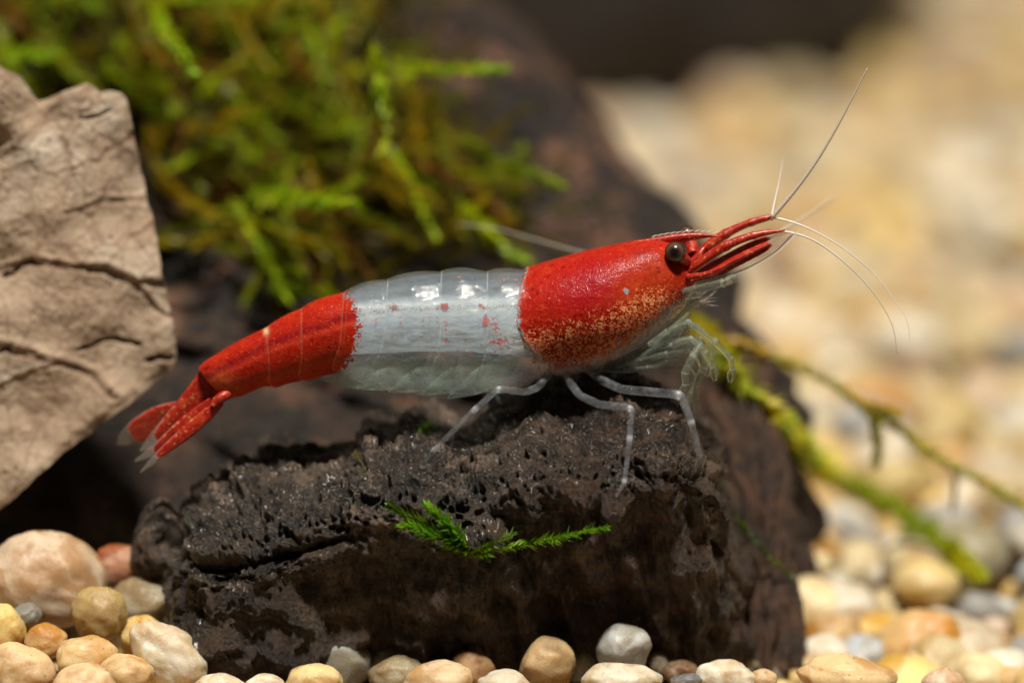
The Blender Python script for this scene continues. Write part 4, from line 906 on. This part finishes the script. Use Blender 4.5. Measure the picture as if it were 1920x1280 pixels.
leg('walking_leg', [(1098, 688, -.9, 12), (1128, 712, -1.4, 11.5), (1166, 730, -1.8, 11.5), (1276, 739, -2.4, 11.5), (1296, 790, -2.8, 9), (1313, 857, -3.0, 7), (1303, 882, -3.1, 2.5)], foot=True)
leg('walking_leg', [(1090, 686, .8, 10), (1150, 705, 1.2, 9), (1225, 716, 1.6, 9), (1262, 748, 1.2, 8), (1268, 760, 1.0, 5)], foot=True)
leg('walking_leg', [(1120, 682, .8, 10), (1200, 690, 1.4, 9), (1296, 690, 1.8, 9), (1302, 740, 1.6, 8), (1292, 772, 1.2, 5)], foot=True)
leg('walking_leg', [(1040, 688, .9, 10), (1080, 712, 1.6, 9), (1150, 728, 2.2, 9), (1190, 742, 2.2, 6)], foot=True)
# claws
def claw(pts, tip_dir):
    o = leg('claw_leg', pts, M_MOUTH, clear_log=False); (a, b, y, r) = pts[-1]
    for s_ in (-1, 1):
        d = np.array(tip_dir, float); n_ = np.array([-d[1], d[0]]) * s_; q = np.array([a, b])
        c = [(*(q + n_ * 2), y, r * .75), (*(q + d * 10 + n_ * 5), y, r * .6), (*(q + d * 24 + n_ * 2.2), y, r * .22)]
        c = curve(c, 8); v, f = tube_geo(np.array([W(*k[:3]) for k in c]), c[:, 3] * K, 8); obj('pincer', v, f, M_MOUTH, o, SH, attrs={'joint': np.zeros(len(v))})
claw([(1205, 668, -.9, 9), (1250, 632, -1.2, 9), (1290, 602, -1.6, 9), (1340, 640, -1.9, 9.5), (1370, 672, -2.0, 8), (1374, 694, -2.0, 7)], (-.22, .97))
claw([(1195, 672, -.6, 9), (1250, 655, -1.3, 9), (1318, 640, -1.7, 9), (1300, 668, -2.1, 10), (1284, 700, -2.2, 10), (1286, 722, -2.2, 8)], (-.3, .95))
claw([(1215, 660, .6, 9), (1270, 640, .8, 8.5), (1312, 636, 1.0, 8.5), (1340, 662, 1.2, 8.5), (1334, 684, 1.2, 6)], (-.4, .9))
claw([(1190, 670, -.4, 9), (1240, 668, -1.1, 9), (1304, 654, -1.2, 10), (1320, 690, -1.3, 10.5), (1305, 722, -1.3, 9), (1302, 748, -1.3, 7)], (-.1, 1))
claw([(1180, 676, .3, 8), (1235, 672, .2, 8), (1288, 676, .2, 8.5), (1312, 706, .1, 8), (1296, 736, 0, 7), (1288, 752, 0, 6)], (-.5, .86))
claw([(1210, 664, -1.0, 8), (1262, 648, -1.5, 8), (1296, 634, -1.8, 8), (1322, 660, -2.0, 8), (1338, 690, -2.0, 6.5)], (.1, .99))
for pts in ([(1200, 676, -1.2, 5), (1250, 664, -1.5, 5.5), (1296, 660, -1.6, 5), (1312, 676, -1.6, 4), (1316, 700, -1.6, 2)], [(1170, 690, -1.0, 5), (1225, 688, -1.3, 5), (1270, 676, -1.4, 4.5), (1290, 690, -1.4, 2)], [(1216, 646, -1.4, 5), (1262, 616, -1.5, 5.5), (1300, 610, -1.5, 5), (1322, 622, -1.5, 2)]):
    arm('mouth_feeler', pts, M_MOUTH, joint_at=(.35, .65))
# mouthparts: layered clear blades and the club-shaped third maxilliped
for k, (u_, l_, y) in enumerate((([(1128, 692), (1180, 668), (1240, 640), (1298, 628)], [(1132, 697), (1180, 700), (1235, 686), (1300, 650)], -1.0), ([(1150, 680), (1205, 650), (1255, 612), (1292, 582)], [(1156, 690), (1220, 676), (1268, 640), (1296, 590)], -.9),
                                 ([(1120, 690), (1180, 660), (1240, 632), (1290, 612)], [(1124, 696), (1190, 690), (1245, 666), (1296, 622)], .7), ([(1175, 672), (1225, 640), (1270, 606), (1290, 596)], [(1180, 684), (1240, 664), (1284, 628), (1298, 602)], -.3))):
    blade('mouthpart', u_, l_, .28, M_MOUTH, shrimp, y)
arm('feeding_leg', [(1280, 548, -.9, 8), (1305, 543, -1.1, 8.5), (1340, 534, -1.2, 8), (1362, 528, -1.2, 8), (1374, 522, -1.2, 9.5), (1383, 520, -1.2, 5)], M_MOUTH, joint_at=(.72,))
arm('feeding_leg', [(1276, 566, -.6, 6), (1296, 562, -.8, 7), (1322, 556, -.9, 3)], M_MOUTH)
ms = MB()
for k in range(40):
    a = rng.uniform(1285, 1322); b = 560 + rng.uniform(-6, 16); y = rng.uniform(-1, .4); P = np.array([W(a, b, y), W(a + 12, b - 2, y), W(a + 26, b - 8 + rng.uniform(-6, 10), y)])
    v, f = tube_geo(P, [.012, .01, .003], 4); ms.add(v, f)
ms.build('mouth_bristles', M_SETA, shrimp, SH)

# ------------------------------------------------------------------ moss
def frond_geo(path, leaf, width, gap, seed, tip_small=.55, stem=.05, rows=3):
    """a mossy shoot: stem with pointed leaves all along; returns verts, faces, tip attribute"""
    r = np.random.default_rng(seed); path = np.asarray(path, float)
    d = np.r_[0, np.cumsum(np.linalg.norm(np.diff(path, axis=0), axis=1))]; L = d[-1]
    t = np.gradient(path, axis=0); t /= np.linalg.norm(t, axis=1)[:, None]
    v, f = tube_geo(path, np.linspace(stem, stem * .5, len(path)), 5); V = [v]; F = list(f); n = len(v); T = [np.zeros(n)]
    s = gap
    k = 0
    while s < L:
        p = np.array([np.interp(s, d, path[:, q]) for q in range(3)]); tt = np.array([np.interp(s, d, t[:, q]) for q in range(3)]); tt /= np.linalg.norm(tt)
        for j in range(rows):
            a = np.cross(tt, [.3, .9, .2]); a /= np.linalg.norm(a); b = np.cross(tt, a); ph = k * 2.4 + j * 2 * np.pi / rows + r.normal(0, .8)
            side = a * math.cos(ph) + b * math.sin(ph); op = .62 + r.normal(0, .28); dr = tt * math.cos(op) + side * math.sin(op); wv = np.cross(dr, side); wv /= np.linalg.norm(wv)
            ln = leaf * r.uniform(.5, 1.25) * (tip_small + (1 - tip_small) * min(1, (L - s) / (leaf * 3))); w = width * .5
            q0 = p; q1 = p + dr * ln * .35 + wv * w + side * ln * .03; q2 = p + dr * ln * .35 - wv * w + side * ln * .03; q3 = p + dr * ln * .98 + tt * ln * .08; qm = p + dr * ln * .42 - side * ln * .05
            V.append(np.array([q0, q1, q2, q3, qm])); F += [[n, n + 1, n + 4], [n, n + 4, n + 2], [n + 1, n + 3, n + 4], [n + 4, n + 3, n + 2]]; n += 5; T.append(np.array([.3, .7, .7, 1, .7]) * (.4 + .6 * s / L))
        s += gap * r.uniform(.7, 1.3); k += 1
    return np.vstack(V), F, np.concatenate(T)
MCOL = {'bright': (0.38, 0.60, 0.03), 'green': (0.26, 0.38, 0.022), 'olive': (0.35, 0.34, 0.026), 'brown': (0.24, 0.15, 0.028), 'dark': (0.09, 0.095, 0.015)}
def in_poly(x, y, poly): return sdist(np.array([x]), np.array([y]), poly)[0]
mo = np.array([-14.0, 14, 20])
moss = thing('moss_clump', mo, 'big blurred green and brown moss clump growing on the large driftwood trunk', 'moss')
proto = []
for k in range(14):
    L = 1.0; x = np.linspace(0, 1, 12); cx, cz = rng.normal(0, .35), rng.normal(0, .35); path = np.stack([x * 7, 7 * cx * x ** 2 * .6, 7 * cz * x ** 2 * .6], 1)
    v, f, tp = frond_geo(path, rng.uniform(.75, 1.05), .26, .17, 500 + k, stem=.07, rows=3); me = mesh('frond', v, f, False, attrs={'tip': tp}); me.materials.append(M_MOSS); proto.append(me)
CL = [(-60, -60), (700, -60), (735, 40), (755, 120), (800, 190), (860, 250), (935, 300), (985, 345), (960, 400), (930, 440), (975, 480), (960, 500), (900, 470), (850, 430), (800, 420), (740, 470), (700, 540), (620, 545), (540, 560), (500, 510), (430, 470), (380, 440), (330, 400), (300, 330), (270, 250), (240, 170), (-60, 150)]
def put_frond(p, direction, scale, cname, roll=None, me=None):
    o = link('frond', me or proto[int(rng.integers(14))], None, moss); d = Vector(direction).normalized()
    qn = d.to_track_quat('X', 'Z'); o.rotation_mode = 'QUATERNION'; o.rotation_quaternion = qn @ Euler((rng.uniform(0, 6.28) if roll is None else roll, 0, 0)).to_quaternion()
    o.location = Vector((np.asarray(p) - mo) * S); o.scale = (scale,) * 3; b = np.array(MCOL[cname]) * rng.uniform(.75, 1.25); o.color = (*b, 1)
count = 0
while count < 285:
    x, y = rng.uniform(-60, 980), rng.uniform(-60, 570); sd = in_poly(x, y, CL)
    if sd < 12 or rng.uniform() > .45 + sd / 120: continue
    if 1.3 * gauss(x, y, 590, 270, 65, 50) + 1.2 * gauss(x, y, 120, 60, 80, 50) + 1.1 * gauss(x, y, 420, 370, 60, 45) + .9 * gauss(x, y, 540, 40, 50, 40) + .8 * gauss(x, y, 760, 420, 50, 40) > rng.uniform(.1, .9): continue     # dark holes
    h = on(STUMP_BVH, x, y)
    if h is None: h = W(x, y, 22)
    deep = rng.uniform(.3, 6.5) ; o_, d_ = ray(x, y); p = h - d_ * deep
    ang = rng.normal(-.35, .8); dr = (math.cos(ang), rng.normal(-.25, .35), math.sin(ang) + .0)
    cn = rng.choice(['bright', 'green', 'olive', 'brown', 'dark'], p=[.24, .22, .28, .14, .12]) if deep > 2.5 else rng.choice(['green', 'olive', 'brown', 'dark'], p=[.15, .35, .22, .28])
    put_frond(p - np.array(dr) * 2.5, dr, rng.uniform(.42, .78), cn); count += 1
def shoot_px(name, pts, leaf, width, gap, color, label, parent=None, seed=0, stem=.06, rows=3, n=40, origin=None, group=None, over=None):
    if over:                                                      # keep the shoot in front of the trunk
        pts = [(a, b, y if on(over, a, b) is None else min(y, on(over, a, b)[1] - .9)) for a, b, y in pts]
    c = curve(pts, n); P = np.array([W(a, b, y) for a, b, y in c]); v, f, tp = frond_geo(P, leaf, width, gap, seed, stem=stem, rows=rows)
    o = obj(name, v, f, M_MOSS, parent, origin if origin is not None else P[0], smooth=False, attrs={'tip': tp}); o.color = (*MCOL[color], 1) if isinstance(color, str) else (*color, 1)
    if label: tag(o, label, 'moss', group)
    return o
for k, (pts, cname) in enumerate((([(740, 125, 12), (820, 130, 10), (900, 132, 9), (942, 128, 9)], 'bright'), ([(470, 360, 10), (540, 372, 7), (600, 377, 6), (664, 382, 6)], 'bright'), ([(420, 446, 10), (370, 452, 9), (330, 455, 9), (298, 452, 9)], 'olive'),
                          ([(860, 250, 12), (930, 300, 10), (990, 325, 9), (1052, 352, 9)], 'green'), ([(640, 560, 9), (590, 545, 9), (550, 540, 9), (516, 538, 9)], 'bright'), ([(290, 10, 12), (310, 60, 9), (345, 110, 8), (365, 140, 8)], 'bright'), ([(860, 380, 10), (910, 430, 8), (950, 470, 8), (985, 488, 8)], 'bright'),
                          ([(700, 80, 10), (715, 170, 8), (725, 230, 8), (722, 290, 8)], 'bright'), ([(0, 90, 12), (40, 104, 10), (75, 105, 9), (110, 100, 9)], 'bright'), ([(275, 230, 13), (290, 300, 12), (330, 360, 11), (420, 420, 10), (480, 470, 10)], 'olive'), ([(640, 730, 9), (610, 725, 9), (590, 718, 9), (575, 722, 9)], 'bright'))):
    shoot_px('frond', [(a_, b_, y_ + 5) for a_, b_, y_ in pts], .80, .27, .15, cname, None, moss, 600 + k, origin=mo)
# dark tangle the shoots grow from
tv_, tf_, tt_ = MB(), None, []
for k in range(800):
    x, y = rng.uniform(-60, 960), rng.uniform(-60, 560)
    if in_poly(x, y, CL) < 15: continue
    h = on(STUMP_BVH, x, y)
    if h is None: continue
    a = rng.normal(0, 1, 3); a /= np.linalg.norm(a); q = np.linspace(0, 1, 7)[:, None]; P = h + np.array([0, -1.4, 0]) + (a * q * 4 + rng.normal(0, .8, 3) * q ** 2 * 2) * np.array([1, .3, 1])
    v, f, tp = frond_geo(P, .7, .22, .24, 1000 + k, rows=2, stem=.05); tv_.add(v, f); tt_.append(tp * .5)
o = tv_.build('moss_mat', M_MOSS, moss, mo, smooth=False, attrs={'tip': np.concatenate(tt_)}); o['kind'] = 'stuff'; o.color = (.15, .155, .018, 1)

# shoots reaching over the open gravel
ra = W(1330, 645, 12)
s1 = thing('moss_shoot', ra, 'long thin arching moss shoot with two short hanging side twigs over the gravel', 'moss')
shoot_px('stem', [(1330, 640, 16), (1385, 640, 13), (1430, 661, 12), (1500, 688, 12), (1570, 725, 11.5), (1620, 765, 11), (1680, 802, 11), (1760, 858, 11), (1850, 905, 11), (1935, 962, 11), (2010, 1040, 11)], .60, .22, .11, (0.46, 0.50, 0.06), None, s1, 701, stem=.15, n=80, origin=ra, over=WOOD_BVH)
shoot_px('twig', [(1612, 755, 11), (1638, 790, 10.6), (1645, 830, 10.5), (1642, 872, 10.5)], .7, .26, .08, (0.26, 0.31, 0.035), None, s1, 702, origin=ra, stem=.1)
shoot_px('twig', [(1618, 758, 11), (1650, 768, 10.8), (1685, 778, 10.8)], .65, .26, .08, (0.32, 0.36, 0.04), None, s1, 703, origin=ra, stem=.1)
shoot_px('twig', [(1785, 872, 11), (1792, 905, 10.8), (1786, 955, 10.8)], .42, .16, .12, (0.28, 0.22, 0.08), None, s1, 704, origin=ra, stem=.08)
shoot_px('moss_shoot', [(1290, 600, 20), (1340, 650, 19), (1400, 722, 18), (1470, 800, 18), (1550, 882, 18), (1640, 930, 17), (1720, 985, 15), (1790, 1040, 12), (1836, 1075, 10)], .95, .34, .07, (0.46, 0.58, 0.06), 'thick straight olive moss shoot slanting down to the gravel behind the arching one', None, 711, stem=.14, n=80, over=WOOD_BVH)
shoot_px('moss_shoot', [(1350, 930, 9), (1385, 975, 8.5), (1430, 1030, 8.5), (1485, 1082, 9.5)], .40, .14, .16, (0.10, 0.16, 0.02), 'faint short moss shoot across the shaded foot of the driftwood trunk', None, 721, stem=.05, over=WOOD_BVH)

# sprig on the front of the log
so_ = on(LOG_BVH, 880, 1040); so_ = so_ if so_ is not None else W(880, 1040, -2)
spr = thing('moss_sprig', so_, 'bright green moss sprig with feathery branches clinging to the log', 'moss')
def on_log(pts, lift):
    out = []
    for (a, b), l in zip(pts, np.broadcast_to(lift, len(pts))):
        y = log_y(a, b); out.append((a, b, (y if y is not None else -2) - l))
    return out
def sprig(pts, lift, leaf, width, gap, c, seed, rows=3, stem=.035): shoot_px('branch', on_log(pts, lift), leaf, width, gap, c, None, spr, seed, stem=stem, rows=rows, origin=so_)
BR, MID = (0.14, 0.36, 0.02), (0.075, 0.17, 0.015)
sprig([(885, 1040), (850, 1015), (810, 992), (775, 975), (728, 945)], [.1, .5, .7, .7, .5], .62, .15, .065, MID, 731, 4)
sprig([(878, 1035), (858, 1005), (836, 978), (812, 958), (798, 946)], [.1, .6, .9, .9, .7], .58, .15, .06, BR, 732, 4)
sprig([(860, 1022), (830, 1008), (800, 1000), (770, 985), (752, 985)], [.3, 1.0, 1.1, 1.0, .8], .55, .15, .06, BR, 733, 4)
sprig([(880, 1042), (910, 1025), (940, 1012), (965, 998), (980, 990)], [.1, .4, .6, .6, .5], .36, .09, .075, MID, 734, 3)
sprig([(882, 1044), (940, 1028), (1000, 1016), (1050, 1008), (1095, 996), (1139, 989)], [.1, .4, .6, .9, 1.2, 1.4], .40, .12, .085, BR, 735, 3)
sprig([(905, 1035), (915, 1045), (918, 1052)], [.2, .3, .3], .3, .1, .07, MID, 736, 3)
shoot_px('moss_sprig', on_log([(786, 815), (795, 802), (803, 796), (815, 800)], [0, .2, .3, .3]), .28, .12, .05, BR, 'tiny bright moss tuft on the log behind the rear walking leg', None, 741, stem=.03)
shoot_px('moss_sprig', on_log([(655, 828), (668, 850), (684, 880), (700, 905)], [.05, .15, .15, .05]), .16, .06, .12, (0.14, 0.17, 0.02), 'thin yellowish moss thread running down the pitted bark of the log', None, 742, stem=.022)
